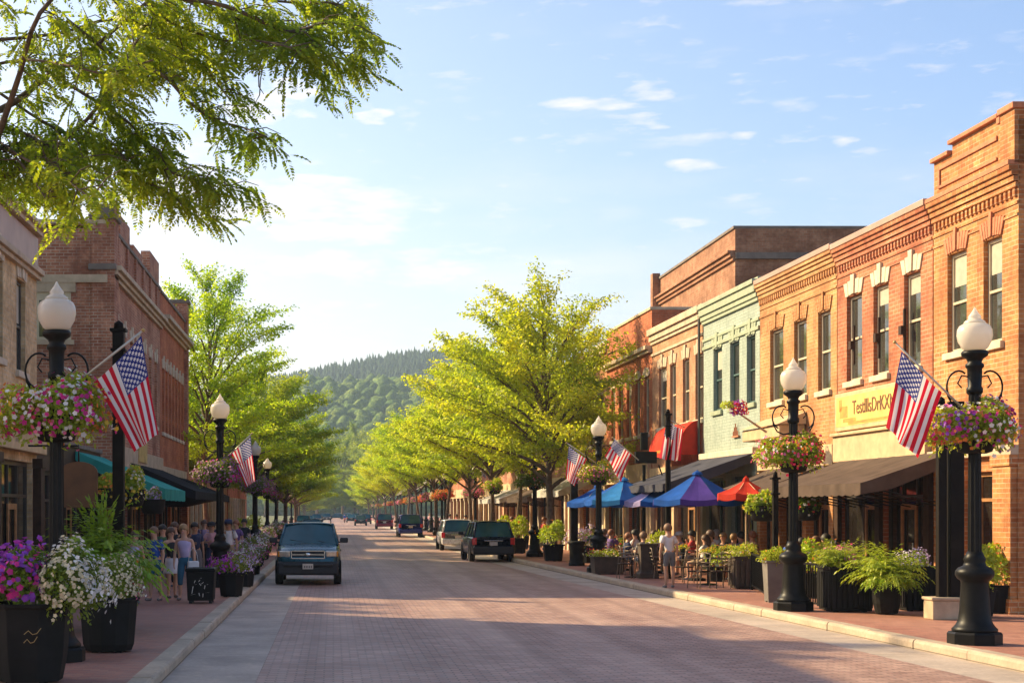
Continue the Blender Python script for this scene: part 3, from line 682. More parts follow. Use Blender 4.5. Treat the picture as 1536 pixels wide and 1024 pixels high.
b.box(-.08,-.02,2.1,2.8,4.55,4.6); b.build('wall_ornament', M['terracotta'], rd)
# R5 buff brick with moulded cornice
Y = 54.66; L = 7.8
re_ = building('brick_building', 'buff brick building with four narrow windows beside the pale green one', 'building', o, Y, L, 9.3, 12, 'brick_buff',
     wins=wins_px(Y, [(1043,1054),(1024,1034),(1005,1014),(988,1000)], 5.4, 7.7), shops=[(.4,3.6,.2,3.2,dict(bays=3,door=.5)),(4.1,7.4,.2,3.2,dict(bays=3,door=.1))], lintel='stone', lmat='stone', coping='stone')
cornice(re_, o, L-.03, 9.3, [(-1.0,-.9,.06),(-.55,-.42,.08),(-.42,-.2,.15),(-.2,.05,.24)], 'stone')
band(re_, o, .1, L-.1, 3.3, 3.85, .14, 'tanpaint')
b = MB(); b.tube([(-.12,.12,.2),(-.12,.12,9.0)], .05, 6); b.build('downpipe', M['frame_dk'], re_)
# red fabric banner
b = MB()
b.grid(lambda u, v: (-.06-.75*math.sin(v*PI*.5), .25+4.6*u, 5.35-1.2*(1-math.cos(v*PI*.5))), 14, 8); [b.poly([(-.06,q,4.15)]+[(-.06-.75*math.sin(v/8*PI*.5), q, 5.35-1.2*(1-math.cos(v/8*PI*.5))) for v in range(9)]) for q in (.25,4.85)]; an = b.build('awning', FB['red'], re_, solid=.02)
b = MB(); b.grid(lambda u, v: (-.83+.12*(1-v), .9+2.8*u, 4.75-.45*v), 10, 3); b.build('awning_patch', FB['orange'], an)
b = MB(); b.tube([(-.82,.2,4.13),(-.82,4.9,4.13)], .03, 5); b.build('awning_rail', M['black'], an)
# R6 tall old block set back behind
rf = building('brick_building', 'tall flat-topped old brown brick block rising behind the green and buff shops', 'building', o, 61.8, 14.2, 13.3, 10, 'brick_old', x=15.85, rz=.01, wins=[(9.3,9.9,7.8,9.6),(10.6,11.2,7.8,9.6)], lintel='stone', lmat='stone', coping='stone_dk')
cornice(rf, o, 14.1, 13.3, [(-1.25,-1.1,.1),(-1.1,-.95,.2),(-.95,-.85,.3)], 'brick_old')
b = MB(); b.box(0,10,-.14,-.01,12.1,12.35); b.build('side_ledge', M['stone_dk'], rf)
band(rf, o, 13.6, 14.1, 10.9, 13.6, .35, 'brick_old', 'corner_pier')
# R7 rust brick with arched windows
Y = 62.5; L = 9.0
rg = building('brick_building', 'rust red brick building with arched windows, partly hidden behind the big street tree', 'building', o, Y, L, 10.2, 12, 'brick_rust',
     wins=[(.5+1.65*i, 1.35+1.65*i, 5.3, 7.6) for i in range(5)], shops=[(.4,4.2,.2,3.2,dict(bays=4,door=.4)),(4.7,8.6,.2,3.2,dict(bays=4,door=.1))], lintel='arch', lmat='stone', coping='stone')
cornice(rg, o, L-.03, 8.7, [(-.2,-.08,.15),(-.08,.08,.28)], 'stone'); band(rg, o, .1, L-.1, 3.35, 4.1, .16, 'tanpaint')
# further ones
specs = [('brick_orange', 10.0, 'stone', 9.8, 'stone', 'orange brick shop building with tan columns behind the second tree trunk', 'building'),
         ('brick_buff', 12.0, 'stone', 9.0, 'stone', 'buff brick shop row with cream columns beyond the silver van', 'building'),
         ('brick_brown', 14.0, 'arch', 10.5, 'stone_dk', 'dark brick building far up the sunny side behind the lamps', 'building'),
         ('brick_gold', 16.0, 'brick', 8.6, 'copper', 'golden brick building far up the sunny side behind the tree row', 'building'),
         ('brick_red', 22.0, 'stone', 9.6, 'stone', 'long red brick building towards the end of the sunny side', 'building')]
yy = 71.5
FARB = []
for wm, L, lt, hh, cp, lab, cat in specs:
    k = int(L/2.3); sh = []; a = .4
    while a+2.6 < L: sh.append((a, a+2.4, .2, 3.1, dict(bays=2))); a += 2.95
    bb = building('brick_building', lab, cat, o, yy, L, hh, 12, wm, wins=[(.7+(L-1)/k*i, 1.65+(L-1)/k*i, 5.3, 7.5) for i in range(k)], shops=sh, lintel=lt, lmat='stone', coping=cp, steps=[(-.4,-.2,.15),(-.2,.0,.28)], cmat='stone')
    pier(bb, o, [.22+2.95*i for i in range(len(sh)+1) if .22+2.95*i < L], .15, 3.2, 'stone_lt' if wm != 'brick_brown' else 'tanpaint', .38, .16)
    band(bb, o, .05, L-.1, 3.22, 3.95, .2, 'tanpaint' if wm != 'brick_orange' else 'stone_lt'); FARB.append(bb); yy += L
for i, (a, c, z1, z0, pj, fb) in enumerate([(1.,9.,4.0,3.1,2.0,'white')]): awning(FARB[0], o, a, c, z1, z0, pj, FB[fb], .25)
awning(FARB[1], o, 2., 10., 3.6, 2.9, 1.8, FB['brown'], .25); awning(FARB[2], o, 1., 12., 3.6, 2.9, 1.8, FB['white'], .25)
pier(rg, o, [.2,4.45,8.75], .15, 3.3, 'tanpaint', .36, .16); pier(re_, o, [.2,3.85,7.6], .15, 3.3, 'tanpaint', .36, .14); pier(rd, o, [.12,3.3,6.45], .15, 3.4, 'greentrim', .3, .12)
pier(rc, o, [.2,2.35,4.75,6.65], .15, 3.35, 'brick_gold', .32, .1); pier(rb, o, [.14,3.1,6.0], .15, 3.4, 'darkwood', .3, .1)

# ---------------- left side
o = 1
LY0 = 24.0; L = 13.0
def lw(px, s0=0): return 3290/(500-px)  # Y on the left facade plane x=-7*... (7 m)
yl = lambda px: 16450/(500-px)
la = building('brick_building', 'tan brick building with a pink stone frieze, at the near edge of the shaded side', 'building', o, LY0, L, 8.75, 9, 'brick_tan',
     wins=[(yl(-60)-LY0, yl(-30)-LY0+.1, 5.45, 7.4), (yl(4)-LY0-1.1, yl(4)-LY0, 5.4, 7.45), (yl(38)-LY0-1.0, yl(38)-LY0, 5.3, 7.35)],
     shops=[(.6,3.6,.2,3.3,dict(bays=3)),(4.2,7.6,.2,3.3,dict(bays=3,door=.4)),(8.2,12.4,.2,3.3,dict(bays=4,door=.6))], frame='frame_dk', lintel='stone', lmat='stone_lt', coping='stone')
cornice(la, o, L-.03, 8.75, [(-1.15,-1.05,.12),(-1.05,-.92,.2),(-.12,.0,.16),(.0,.1,.26)], 'stone')
band(la, o, 0, L-.03, 7.85, 8.6, .04, 'copper', 'frieze')
pier(la, o, [.3,3.9,7.9,12.7], .15, 3.4, 'darkwood', .45, .2)
band(la, o, .0, L-.05, 3.5, 4.2, .25, 'tanpaint'); band(la, o, .0, L-.05, 4.2, 4.34, .5, 'stone', 'ledge')
b = MB()
for k in range(14):
    u0, u1 = k/14, (k+1)/14; f = lambda u: (.42, 8.6+3.9*u, 4.36+.28*math.sin(u*PI)**.7)
    a, c = f(u0), f(u1); b.poly([(a[0],a[1],4.34),(c[0],c[1],4.34),c,a]); b.poly([a, c, (.0,c[1],c[2]), (.0,a[1],a[2])])
b.build('pediment', M['stone'], la, solid=.06)
# one-storey annex in the gap, with shop
lb = building('shop_annex', 'low dark timber shop annex filling the gap before the tall brown brick block', 'shop', o, 38.2, 10.6, 3.95, 8, 'darkwood', x=-7.25,
     shops=[(.4,3.4,.2,3.2,dict(bays=3)),(3.8,6.8,.2,3.2,dict(bays=3,door=.5)),(7.2,10.2,.2,3.2,dict(bays=3))], coping='stone_dk')
pier(lb, o, [.2,3.6,7.0,10.35], .15, 3.3, 'post', .3, .1)
awning(lb, o, 5.6, 11.6, 3.85, 2.8, 2.5, FB['teal'], .3)
# tall brown block
LY = 49.3; L = 14.0
lc = building('brick_building', 'tall dark brown brick block with a gabled corner parapet on the shaded side', 'building', o, LY, L, 11.05, 10, 'brick_brown',
     wins=[(.9+1.85*i, 1.75+1.85*i, 5.5, 8.0) for i in range(7)], shops=[(.5,3.9,.2,3.1,dict(bays=3)),(4.3,8.5,.2,3.1,dict(bays=4,door=.5)),(9.0,13.5,.2,3.1,dict(bays=4))], frame='frame', lintel='stone', lmat='stone_lt', coping='stone_dk')
cornice(lc, o, L-.03, 9.8, [(-.3,-.18,.12),(-.18,-.05,.22),(-.05,.1,.34)], 'stone')
b = MB(); b.box(-.6,.12,-.06,.9,.2,11.35); b.poly([(.121,-.06,11.35),(.121,.9,11.35),(.121,.9,11.95),(.121,.45,12.15),(.121,-.06,11.75)]); b.build('corner_pier', M['brick_brown'], lc)
b = MB(); b.box(-.7,.2,-.14,.98,11.35,11.5); b.box(-.55,.1,.1,.75,11.5,11.85); b.box(-.7,.18,-.12,.3,9.75,9.95); b.build('coping_stone', M['stone_dk'], lc, bevel=.03)
b = MB(); b.box(-9.9,-.1,-.12,.0,9.35,9.6); b.box(-10,-.1,-.08,-.0,11.2,11.34); b.build('side_ledge', M['stone'], lc)
b = MB(); b.box(-9.9,-.6,.0,.3,11.05,11.35); b.build('side_parapet', M['brick_brown'], lc)
b = MB()
for k in range(6): b = MB(); b.box(0.0,.08,1.3+2.2*k,1.7+2.2*k,9.95,11.0); b.build('parapet_rib', M['brick_brown'], lc)
for (y0, y1, z0, z1) in ((2.2,4.6,11.18,11.9),(5.6,8.2,11.18,11.5),(10.5,13.6,11.18,12.1)): b = MB(); b.box(-.35,.0,y0,y1,z0,z1); b.build('parapet_panel', M['brick_brown'], lc)
# side wall window facing the viewer
wsd = MB(); wsd.box(-2.35,-1.25,-.05,.06,7.55,9.05); fr_ = wsd.build('side_window', M['frame'], lc)
wsd = MB(); wsd.poly([(-2.25,-.054,7.65),(-1.35,-.054,7.65),(-1.35,-.054,8.8),(-2.25,-.054,8.8)]); wsd.build('pane', M['glass'], fr_)
wsd = MB(); wsd.box(-2.5,-1.1,-.1,-.0,9.05,9.4); wsd.build('lintel', M['stone'], fr_); wsd = MB(); wsd.box(-2.45,-1.15,-.12,-.0,7.4,7.55); wsd.build('sill', M['stone'], fr_)
b = MB(); b.tube([(-3.1,-.1,.2),(-3.1,-.1,10.2)], .06, 6); b.build('downpipe', M['stone_dk'], lc)
band(lc, o, .0, L-.05, 3.35, 4.3, .14, 'stone', 'fascia'); sg = band(lc, o, 5.8, 8.2, 3.9, 5.0, .18, 'gold', 'sign_board')
awning(lc, o, 3.6, 13.6, 3.85, 2.85, 2.3, FB['black'], .25); pier(lc, o, [.25,4.1,8.75,13.7], .15, 3.3, 'darkwood', .35, .12)
# next red-brown one
LY = 63.35; L = 10.9
ld = building('brick_building', 'dark red brick building with a row of narrow windows, last before the shaded-side trees', 'building', o, LY, L, 11.0, 10, 'brick_rust',
     wins=[(.7+1.35*i, 1.45+1.35*i, 5.4, 8.0) for i in range(7)], shops=[(.5,3.9,.2,3.1,dict(bays=3)),(4.3,10.3,.2,3.1,dict(bays=5,door=.5))], frame='frame', lintel='stone', lmat='stone_lt', coping='stone_dk')
cornice(ld, o, L-.03, 10.0, [(-.3,-.18,.12),(-.18,-.05,.25),(-.05,.12,.4)], 'stone')
b = MB(); b.box(-.6,.15,10.2,10.88,.2,11.9); b.build('corner_pier', M['brick_brown'], ld); b = MB(); b.box(-.7,.24,10.1,10.95,11.9,12.08); b.build('coping_stone', M['stone_dk'], ld, bevel=.03)
awning(ld, o, 1., 10., 3.7, 2.85, 2.1, FB['black'], .25); band(ld, o, 0, L-.05, 3.35, 4.0, .12, 'stone')
# buildings beyond, seen through the trees
yy = 84.0
for wm, L, hh, lab in (('brick_orange', 16, 6.5, 'low orange brick shop half hidden behind the large shaded-side tree'), ('brick_buff', 20, 7.2, 'low buff brick shop far along the shaded side'), ('brick_rust', 26, 7, 'low rust brick building at the far end of the shaded side')):
    sh = []; a = .4
    while a+2.6 < L: sh.append((a, a+2.4, .2, 3.1, dict(bays=2, frame='warmwood'))); a += 2.95
    bb = building('brick_building', lab, 'building', o, yy, L, hh, 10, wm, wins=[(1+3*i, 2+3*i, 4.4, 5.8) for i in range(int(L/3))], shops=sh, x=-8.2, lintel='stone', lmat='stone', coping='stone')
    pier(bb, o, [.22+2.95*i for i in range(len(sh))], .15, 3.2, 'stone_lt', .38, .16); yy += L+1
# ------------------------------------------------------------ trees and plants
def CH_OF(o): return [x for x in o.children]
def tree_parts(seed, Hh, Rr, th, nleaf=26, limbs=12, leafL=.165, mat='leaf', lean=(0,0), r0=None, vase=.6, bottom=.28, low=-.42):
    rr = random.Random(seed); nr = np.random.default_rng(seed)
    b = MB(); b.smooth = True; r0 = r0 or .017*Hh
    lx, ly = lean
    top = Vector((lx*.5, ly*.5, Hh*.62))
    def tp(t): return Vector((lx*.5*t*t + .10*math.sin(t*5+seed), ly*.5*t*t + .08*math.sin(t*4+seed*2), Hh*.66*t))
    n = 12; pr = [tp(i/n) for i in range(n+1)]; rad = [r0*(1.55 if i == 0 else 1.0)*(1-.78*i/n) for i in range(n+1)]
    b.tube(pr, rad, 9)
    trunk = b; limb = MB(); limb.smooth = True; tips = []
    for i in range(limbs):
        f = i/(limbs-1); t0 = (th/(Hh*.66)) + (1-th/(Hh*.66))*(f**.9)*.97
        p0 = tp(t0); az = i*2.4+rr.uniform(-.35,.35)
        cz = low+(.98-low)*f; zt = Hh*(.57+.41*cz)+rr.uniform(-.02,.02)*Hh; rt = Rr*math.sqrt(max(.02,1-cz*cz*(.98 if cz > 0 else .6)))*(1.0,.72,.93,.82)[i%4]*rr.uniform(.92,1.05)
        p3 = Vector((lx+math.cos(az)*rt, ly+math.sin(az)*rt, zt)); d = p3-p0
        c1 = p0 + Vector((d.x*.30, d.y*.30, d.z*vase)); 
        def bz(t): return p0*(1-t)**2 + c1*2*t*(1-t) + p3*t*t
        m = 9; pts = [bz(k/m) + Vector((rr.uniform(-1,1),rr.uniform(-1,1),rr.uniform(-1,1)))*.02*Hh*.25*(k > 0) for k in range(m+1)]
        lr = r0*(.50-.22*f); limb.tube(pts, [lr*(1-.85*k/m)+.006 for k in range(m+1)], 6, cap=False)
        for k in range(11):
            t = .28+.72*(k+.5)/11 + rr.uniform(-.03,.03); q0 = bz(min(t,1)); dd = (bz(min(1,t+.05))-bz(max(0,t-.05))).normalized()
            sl = (.16+.17*(1-abs(t-.55)))*Rr*rr.uniform(.7,1.25); a = rr.choice((-1,1))*rr.uniform(.5,1.15)
            sd = (Matrix.Rotation(a, 3, 'Z') @ dd); sd.z = sd.z*.5 + rr.uniform(-.05,.30); sd.normalize()
            q1 = q0+sd*sl*.55+Vector((0,0,.03*Rr)); q2 = q0+sd*sl
            limb.tube([q0,q1,q2], [lr*.28*(1-.5*t)+.006, .012, .004], 4, cap=False)
            for w in range(6):
                u = (w+.7)/6; c = q0.lerp(q2, u); a2 = rr.choice((-1,1))*rr.uniform(.4,1.2); e = Matrix.Rotation(a2, 3, 'Z') @ sd; e.z = e.z*.6+rr.uniform(-.12,.22); e.normalize()
                tips.append((c, c+e*sl*rr.uniform(.3,.6)))
    T = np.array([[*a, *c] for a, c in tips]); k = nleaf; m = len(T)
    u = nr.uniform(0, 1.12, (m, k, 1)); c = T[:, None, :3]*(1-u)+T[:, None, 3:]*u
    c = c + nr.normal(0, .036*Rr, (m, k, 3))*np.array([1, 1, .62]); ax = (T[:, 3:]-T[:, :3])[:, None, :]
    ax = unit((np.broadcast_to(unit(ax.reshape(-1,3)).reshape(m,1,3), (m,k,3)) + nr.normal(0,.75,(m,k,3))).reshape(-1,3)); ax[:,2] -= .25
    c = c.reshape(-1, 3); nm = unit(nr.normal(0, .62, c.shape)+np.array([0,0,1.]))
    v, f = leaves(c, ax, nr.uniform(.7,1.3,len(c))*leafL, nr.uniform(.45,.68,len(c))*leafL, .03, nm)
    return trunk, limb, np_mesh('crown', v, f, M[mat])
def make_tree(name, label, group=None, loc=(0,0,0), rz=0, **k):
    tr, lb, cr = tree_parts(**k); t = thing(name, label, 'tree', loc, rz, group)
    trk = tr.build('trunk', M['bark'], t); lb.build('limbs', M['bark'], trk); link('crown', cr, t); return t
def foliage(par, c, rad, n, L, mat, name='foliage', shell=.55, trail=0, flat=.0, nr=NR, sx=.5):
    """ellipsoidal clump of leaves with an uneven outline"""
    d = unit(nr.normal(size=(n, 3))); d[:,2] = np.where(d[:,2] < -.55, -d[:,2], d[:,2])
    lump = 1 + .13*np.sin(d[:,0]*5+c[0]*3)+.10*np.sin(d[:,1]*6+1)+.09*np.sin(d[:,2]*7+d[:,0]*4)
    r = (shell+(1-shell)*nr.uniform(0,1,n)**.6)*lump
    p = d*r[:,None]*np.array(rad)+np.array(c); ax = d*.7+nr.normal(0,.6,(n,3))+np.array([0,0,-.1])
    if trail:
        k = nr.uniform(size=n) < trail; p[k,2] -= np.minimum(np.abs(nr.normal(0,.30*rad[2],k.sum())), .55*rad[2]); ax[k,2] -= .8
    nm = unit(d+nr.normal(0,.5,(n,3))); v, f = leaves(p, ax, nr.uniform(.6,1.3,n)*L, nr.uniform(.6,1.2,n)*L*sx, 0, nm)
    return link(name, np_mesh(name, v, f, M[mat]), par)
def blossoms(par, c, rad, n, size, cols, clusters=9, top=-.6, name='blossoms', trail=0, only=None):
    d = unit(NR.normal(size=(n*2, 3))); d = d[d[:,2] > top][:n]
    if only is not None: d = d[only(d)]
    n = len(d)
    lump = 1 + .13*np.sin(d[:,0]*5+c[0]*3)+.10*np.sin(d[:,1]*6+1)+.09*np.sin(d[:,2]*7+d[:,0]*4)
    r = NR.uniform(.93,1.12,n)*lump; p = d*r[:,None]*np.array(rad)+np.array(c)
    if trail:
        k = NR.uniform(size=n) < trail; p[k,2] -= np.minimum(np.abs(NR.normal(0,.25*rad[2],k.sum())), .45*rad[2])
    seeds = unit(NR.normal(size=(clusters,3))); sc = NR.integers(0, len(cols), clusters)
    ci = sc[np.argmax(d@seeds.T + NR.normal(0,.25,(n,clusters)), axis=1)]
    nm = unit(d + NR.normal(0,.35,(n,3))); a = unit(np.cross(nm, unit(NR.normal(size=(n,3))))); b_ = np.cross(nm, a)
    K = 10; sz = NR.uniform(.65,1.2,n)*size; vs = []
    for j in range(K):
        t = 2*PI*j/K; rr = (1. if j % 2 == 0 else .72)*sz/2
        vs.append(p + (a*math.cos(t)+b_*math.sin(t))*rr[:,None] + nm*(.18*sz)[:,None])
    vs.append(p); V = np.stack(vs, 1).reshape(-1,3); base = np.arange(n)[:,None,None]*(K+1)
    tri = np.array([[j,(j+1)%K,K] for j in range(K)])[None]; Fc = (base+tri).reshape(-1,3)
    return link(name, np_mesh(name, V, Fc, [P[k] for k in cols], np.repeat(ci, K)), par)
def fern(par, c, n, length, mat='leaf_fern', up=.9, wid=.16, name='fronds', seg=11, zs=1.0):
    vs, fs, q = [], [], 0
    P0 = []; AX = []; LL = []; NN = []
    for i in range(n):
        az = R.uniform(0, 2*PI); el = R.uniform(.5, 1.45)*up; Lg = length*R.uniform(.65,1.1)
        d = Vector((math.cos(az)*math.cos(el), math.sin(az)*math.cos(el), math.sin(el)*zs)); p = Vector(c)+Vector((R.uniform(-.12,.12),R.uniform(-.12,.12),0))
        for k in range(seg):
            d2 = d.copy(); st = Lg/seg; p2 = p+d*st; sd = Vector((-math.sin(az), math.cos(az), 0)); w = wid*math.sin(PI*(k+1.2)/(seg+1.6))**.7
            for sg in (-1, 1):
                P0.append(p+sd*sg*w*.5); AX.append(sd*sg+d*.55+Vector((0,0,-.25))); LL.append(w*1.05)
            P0.append((p+p2)/2); AX.append(d); LL.append(st*1.25)
            d.z -= .13*1.6*(.4+k/seg); d.normalize(); p = p2
    v, f = leaves(np.array(P0), np.array(AX), np.array(LL), np.array(LL)*.34, 0, unit(NR.normal(0,.3,(len(P0),3))+np.array([0,0,1.])))
    return link(name, np_mesh(name, v, f, M[mat]), par)
def pinnate(specs, rng):
    """specs: list of (base, direction, length); returns leaflet arrays of compound hanging leaves"""
    C, A, L_, N = [], [], [], []
    for b, d, ln in specs:
        d = d.normalized(); sd = d.cross(Vector((rng.uniform(-.5,.5),rng.uniform(-.5,.5),1))).normalized(); p = b.copy(); k = 10
        for i in range(k):
            p = p+d*(ln/k); d = (d+Vector((0,0,-.06))).normalized(); w = ln*.21*math.sin(PI*(i+1.6)/(k+1.5))**.5
            for sg in (-1,1): C.append(p+sd*sg*w*.55); A.append(sd*sg+d*.7); L_.append(w*1.05)
        C.append(p+d*ln*.05); A.append(d); L_.append(ln*.14)
    C, A, L_ = np.array(C), np.array(A), np.array(L_)
    return leaves(C, A, L_, L_*.55, 0, unit(NR.normal(0,.55,C.shape)+np.array([.1,-.6,.5])))

# near locust tree, its trunk outside the frame, branches reaching into the picture
def locust():
    S = 150.; base = Vector((-5.6, FP/S, .15)); t = thing('locust_tree', 'feathery-leaved locust tree whose branches hang in from the upper left', 'tree', base)
    L0 = lambda px, py, s=S: V3(px, py, s)-base
    b = MB(); b.smooth = True; tk = [(0,0,0),(.1,0,1.5),(.0,.05,3.2),(.3,0,4.6)]; b.tube(tk, [.26,.2,.18,.16], 10); trk = b.build('trunk', M['bark'], t)
    limbs = [ # (pixels, radius)
      ([(-160,150),(-60,60),(10,-20),(90,-80)], .085), ([(-160,200),(-40,260),(20,140),(60,20),(150,-60)], .06),
      ([(-150,210),(0,165),(70,115),(130,80),(200,20),(250,-20)], .05), ([(-120,220),(0,190),(100,225),(160,150),(205,65)], .038),
      ([(-60,300),(60,235),(130,180),(180,110),(205,60)], .034),
      ([(-60,-70),(120,-15),(250,-5),(340,10),(420,45),(450,45),(495,34),(535,46)], .036), ([(250,-10),(330,20),(390,40),(440,55),(490,80),(530,95)], .02),
      ([(100,30),(180,90),(240,110),(280,150),(320,180),(360,190),(400,205)], .024), ([(60,100),(140,150),(200,190),(230,235),(260,260),(300,270),(350,280)], .022),
      ([(0,140),(60,180),(120,210),(180,230),(190,250),(210,270),(245,285),(300,330)], .018), ([(-20,200),(40,240),(80,250),(100,270),(140,300)], .016),
      ([(150,-20),(210,40),(250,80),(290,90),(320,120),(345,150)], .02), ([(300,-30),(370,-5),(450,5),(500,5),(520,18)], .02), ([(-60,250),(0,262),(40,280),(80,310)], .016),
      ([(200,-30),(250,30),(330,60),(370,60),(430,70),(470,95)], .015), ([(-40,230),(10,225),(50,270),(70,300)], .018), ([(-60,180),(0,220),(30,215),(90,240),(130,235)], .018), ([(0,60),(90,50),(170,30),(260,50),(300,75)], .02), ([(-20,100),(40,90),(110,100),(160,110),(230,90)], .018)]
    lb = MB(); lb.smooth = True; specs = []; rng = random.Random(5)
    for pl, r in limbs:
        dz = rng.uniform(-22, 25); pts = [L0(x, y, S+dz*(i/len(pl))+rng.uniform(-3,3)) for i, (x, y) in enumerate(pl)]
        sm = []
        for i in range(len(pts)-1):
            p0, p1, p2, p3 = pts[max(i-1,0)], pts[i], pts[i+1], pts[min(i+2,len(pts)-1)]
            for k in range(4):
                u = k/4; sm.append(.5*((2*p1)+(p2-p0)*u+(2*p0-5*p1+4*p2-p3)*u*u+(3*p1-p0-3*p2+p3)*u**3))
        sm.append(pts[-1]); n = len(sm); lb.tube(sm, [.72*r*(1-.85*i/n)+.004 for i in range(n)], 6, cap=False)
        for i in range(3, n):
            for q in range(4 if r < .05 else 3):
                if rng.random() < .62: continue
                d = (sm[i]-sm[i-1]).normalized(); e = Vector((d.x*.8+rng.uniform(-.8,.9), rng.uniform(-1.,1.), rng.uniform(-.6,.6))).normalized(); ln = rng.uniform(.18,.5); c = sm[i].lerp(sm[i-1], rng.random())
                tw = [c, c+e*ln*.5+Vector((0,0,.02)), c+e*ln+Vector((0,0,-.12*ln))]; lb.tube(tw, [.008,.005,.003], 4, cap=False)
                for g in range(7):
                    u = .15+.13*g; pp = c.lerp(tw[2], min(u,1)); dd = Vector((e.x*.7+rng.uniform(-.7,.7), rng.uniform(-.9,.9), rng.uniform(-1.1,.1))); specs.append((pp, dd, rng.uniform(.18,.32)))
    for (x, y) in ((395,100),(385,120),(392,70)):
        p = L0(x, y-40, S); q = [p]
        for k in range(6): q.append(q[-1]+Vector((rng.uniform(-.05,.06), rng.uniform(-.05,.05), -.09)))
        lb.tube(q, [.006]*6+[.003], 4, cap=False)
    # rest of the crown above and beside the frame
    for i in range(13):
        az = rng.uniform(0, 6.28); q0 = Vector((.3,0,4.4)); q2 = Vector((math.cos(az)*rng.uniform(1,4.), math.sin(az)*rng.uniform(1,3.2), rng.uniform(6.6,10.))); q1 = q0.lerp(q2,.5)+Vector((0,0,.7)); lb.tube([q0,q1,q2],[.07,.04,.01],5,cap=False)
        for g in range(60):
            u = rng.uniform(.35,1.05); pp = (q0*(1-u)**2+q1*2*u*(1-u)+q2*u*u)+Vector((rng.gauss(0,.4),rng.gauss(0,.4),rng.gauss(0,.25)))
            specs.append((pp, Vector((rng.uniform(-1,1),rng.uniform(-1,1),rng.uniform(-1,.2))), rng.uniform(.2,.34)))
    lb.build('limbs', M['bark'], trk); v, f = pinnate(specs, rng); link('crown', np_mesh('crown', v, f, M['leaf_loc']), t)
    print('locust leaflets', len(f))
locust()
# sunny side trees
GT = 'trees along the sunny kerb'
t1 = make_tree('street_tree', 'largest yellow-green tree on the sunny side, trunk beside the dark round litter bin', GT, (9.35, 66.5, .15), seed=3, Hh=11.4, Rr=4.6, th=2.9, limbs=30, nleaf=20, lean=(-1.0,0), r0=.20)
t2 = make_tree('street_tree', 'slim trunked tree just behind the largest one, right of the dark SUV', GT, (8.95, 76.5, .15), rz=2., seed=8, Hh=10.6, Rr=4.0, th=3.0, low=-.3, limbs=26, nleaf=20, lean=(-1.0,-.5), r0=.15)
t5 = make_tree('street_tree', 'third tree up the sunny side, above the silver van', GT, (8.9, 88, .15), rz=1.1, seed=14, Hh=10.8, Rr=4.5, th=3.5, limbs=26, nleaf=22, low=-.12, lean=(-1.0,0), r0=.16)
for i, (x, y, s, rz, src, lab) in enumerate([(8.8,101,.98,4.0,t2,'fourth tree up the sunny side, between the silver van and the blue SUV'),(8.3,114,.95,2.2,t5,'fifth tree up the sunny side, over the row of flower baskets'),
     (8.4,129,.98,5.1,t5,'sixth tree up the sunny side, above the dark blue SUV'),(8.0,148,1.0,.4,t5,'seventh tree up the sunny side, behind the dark blue SUV'),(8.1,170,.95,3.1,t5,'eighth tree up the sunny side, above the maroon SUV'),
     (7.8,196,.95,1.9,t5,'small looking tree beyond the maroon SUV on the sunny side'),(7.6,228,.93,4.4,t5,'low pale tree past the small dark hatchback on the sunny side'),(7.4,270,.95,.9,t5,'farthest but one tree of the sunny side'),(7.2,320,.95,2.9,t5,'farthest tree of the sunny side, by the street end')]):
    dup(src, (x, y, .15), 0 if i % 2 else .9, lab, GT, scale=(s*(-1 if i % 3 == 1 else 1), s*(-1 if i % 2 else 1), s*(1+.06*math.sin(i*2.1))))
GL = 'trees along the shaded kerb'
t3 = make_tree('street_tree', 'tall upright yellow-green tree standing just past the shaded brick buildings', GL, (-6.3, 77.5, .15), seed=21, Hh=13.6, Rr=4.4, th=3.6, limbs=28, nleaf=20, low=-.5, r0=.17, vase=.75, bottom=.25, lean=(.3,0))
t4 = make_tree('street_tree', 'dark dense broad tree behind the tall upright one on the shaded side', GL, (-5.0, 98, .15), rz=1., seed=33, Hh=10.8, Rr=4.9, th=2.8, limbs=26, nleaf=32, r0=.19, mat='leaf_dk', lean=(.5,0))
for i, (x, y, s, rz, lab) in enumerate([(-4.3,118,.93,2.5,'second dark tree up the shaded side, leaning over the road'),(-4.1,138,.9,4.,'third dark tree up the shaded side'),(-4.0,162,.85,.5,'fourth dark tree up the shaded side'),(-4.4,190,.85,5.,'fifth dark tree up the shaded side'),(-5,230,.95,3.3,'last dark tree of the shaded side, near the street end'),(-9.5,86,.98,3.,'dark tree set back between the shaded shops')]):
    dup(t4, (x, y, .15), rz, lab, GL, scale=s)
GF = 'trees at the end of the street'
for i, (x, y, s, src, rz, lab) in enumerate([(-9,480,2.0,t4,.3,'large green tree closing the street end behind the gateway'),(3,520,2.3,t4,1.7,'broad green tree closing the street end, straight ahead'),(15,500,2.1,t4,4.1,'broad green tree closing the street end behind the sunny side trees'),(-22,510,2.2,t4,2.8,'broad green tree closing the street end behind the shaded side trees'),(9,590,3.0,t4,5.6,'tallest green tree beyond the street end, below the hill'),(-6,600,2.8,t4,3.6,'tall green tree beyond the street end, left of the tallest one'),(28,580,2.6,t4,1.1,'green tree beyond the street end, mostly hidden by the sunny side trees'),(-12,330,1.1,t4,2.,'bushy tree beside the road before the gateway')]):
    dup(src, (x, y, 0), rz, lab, GF, scale=s)

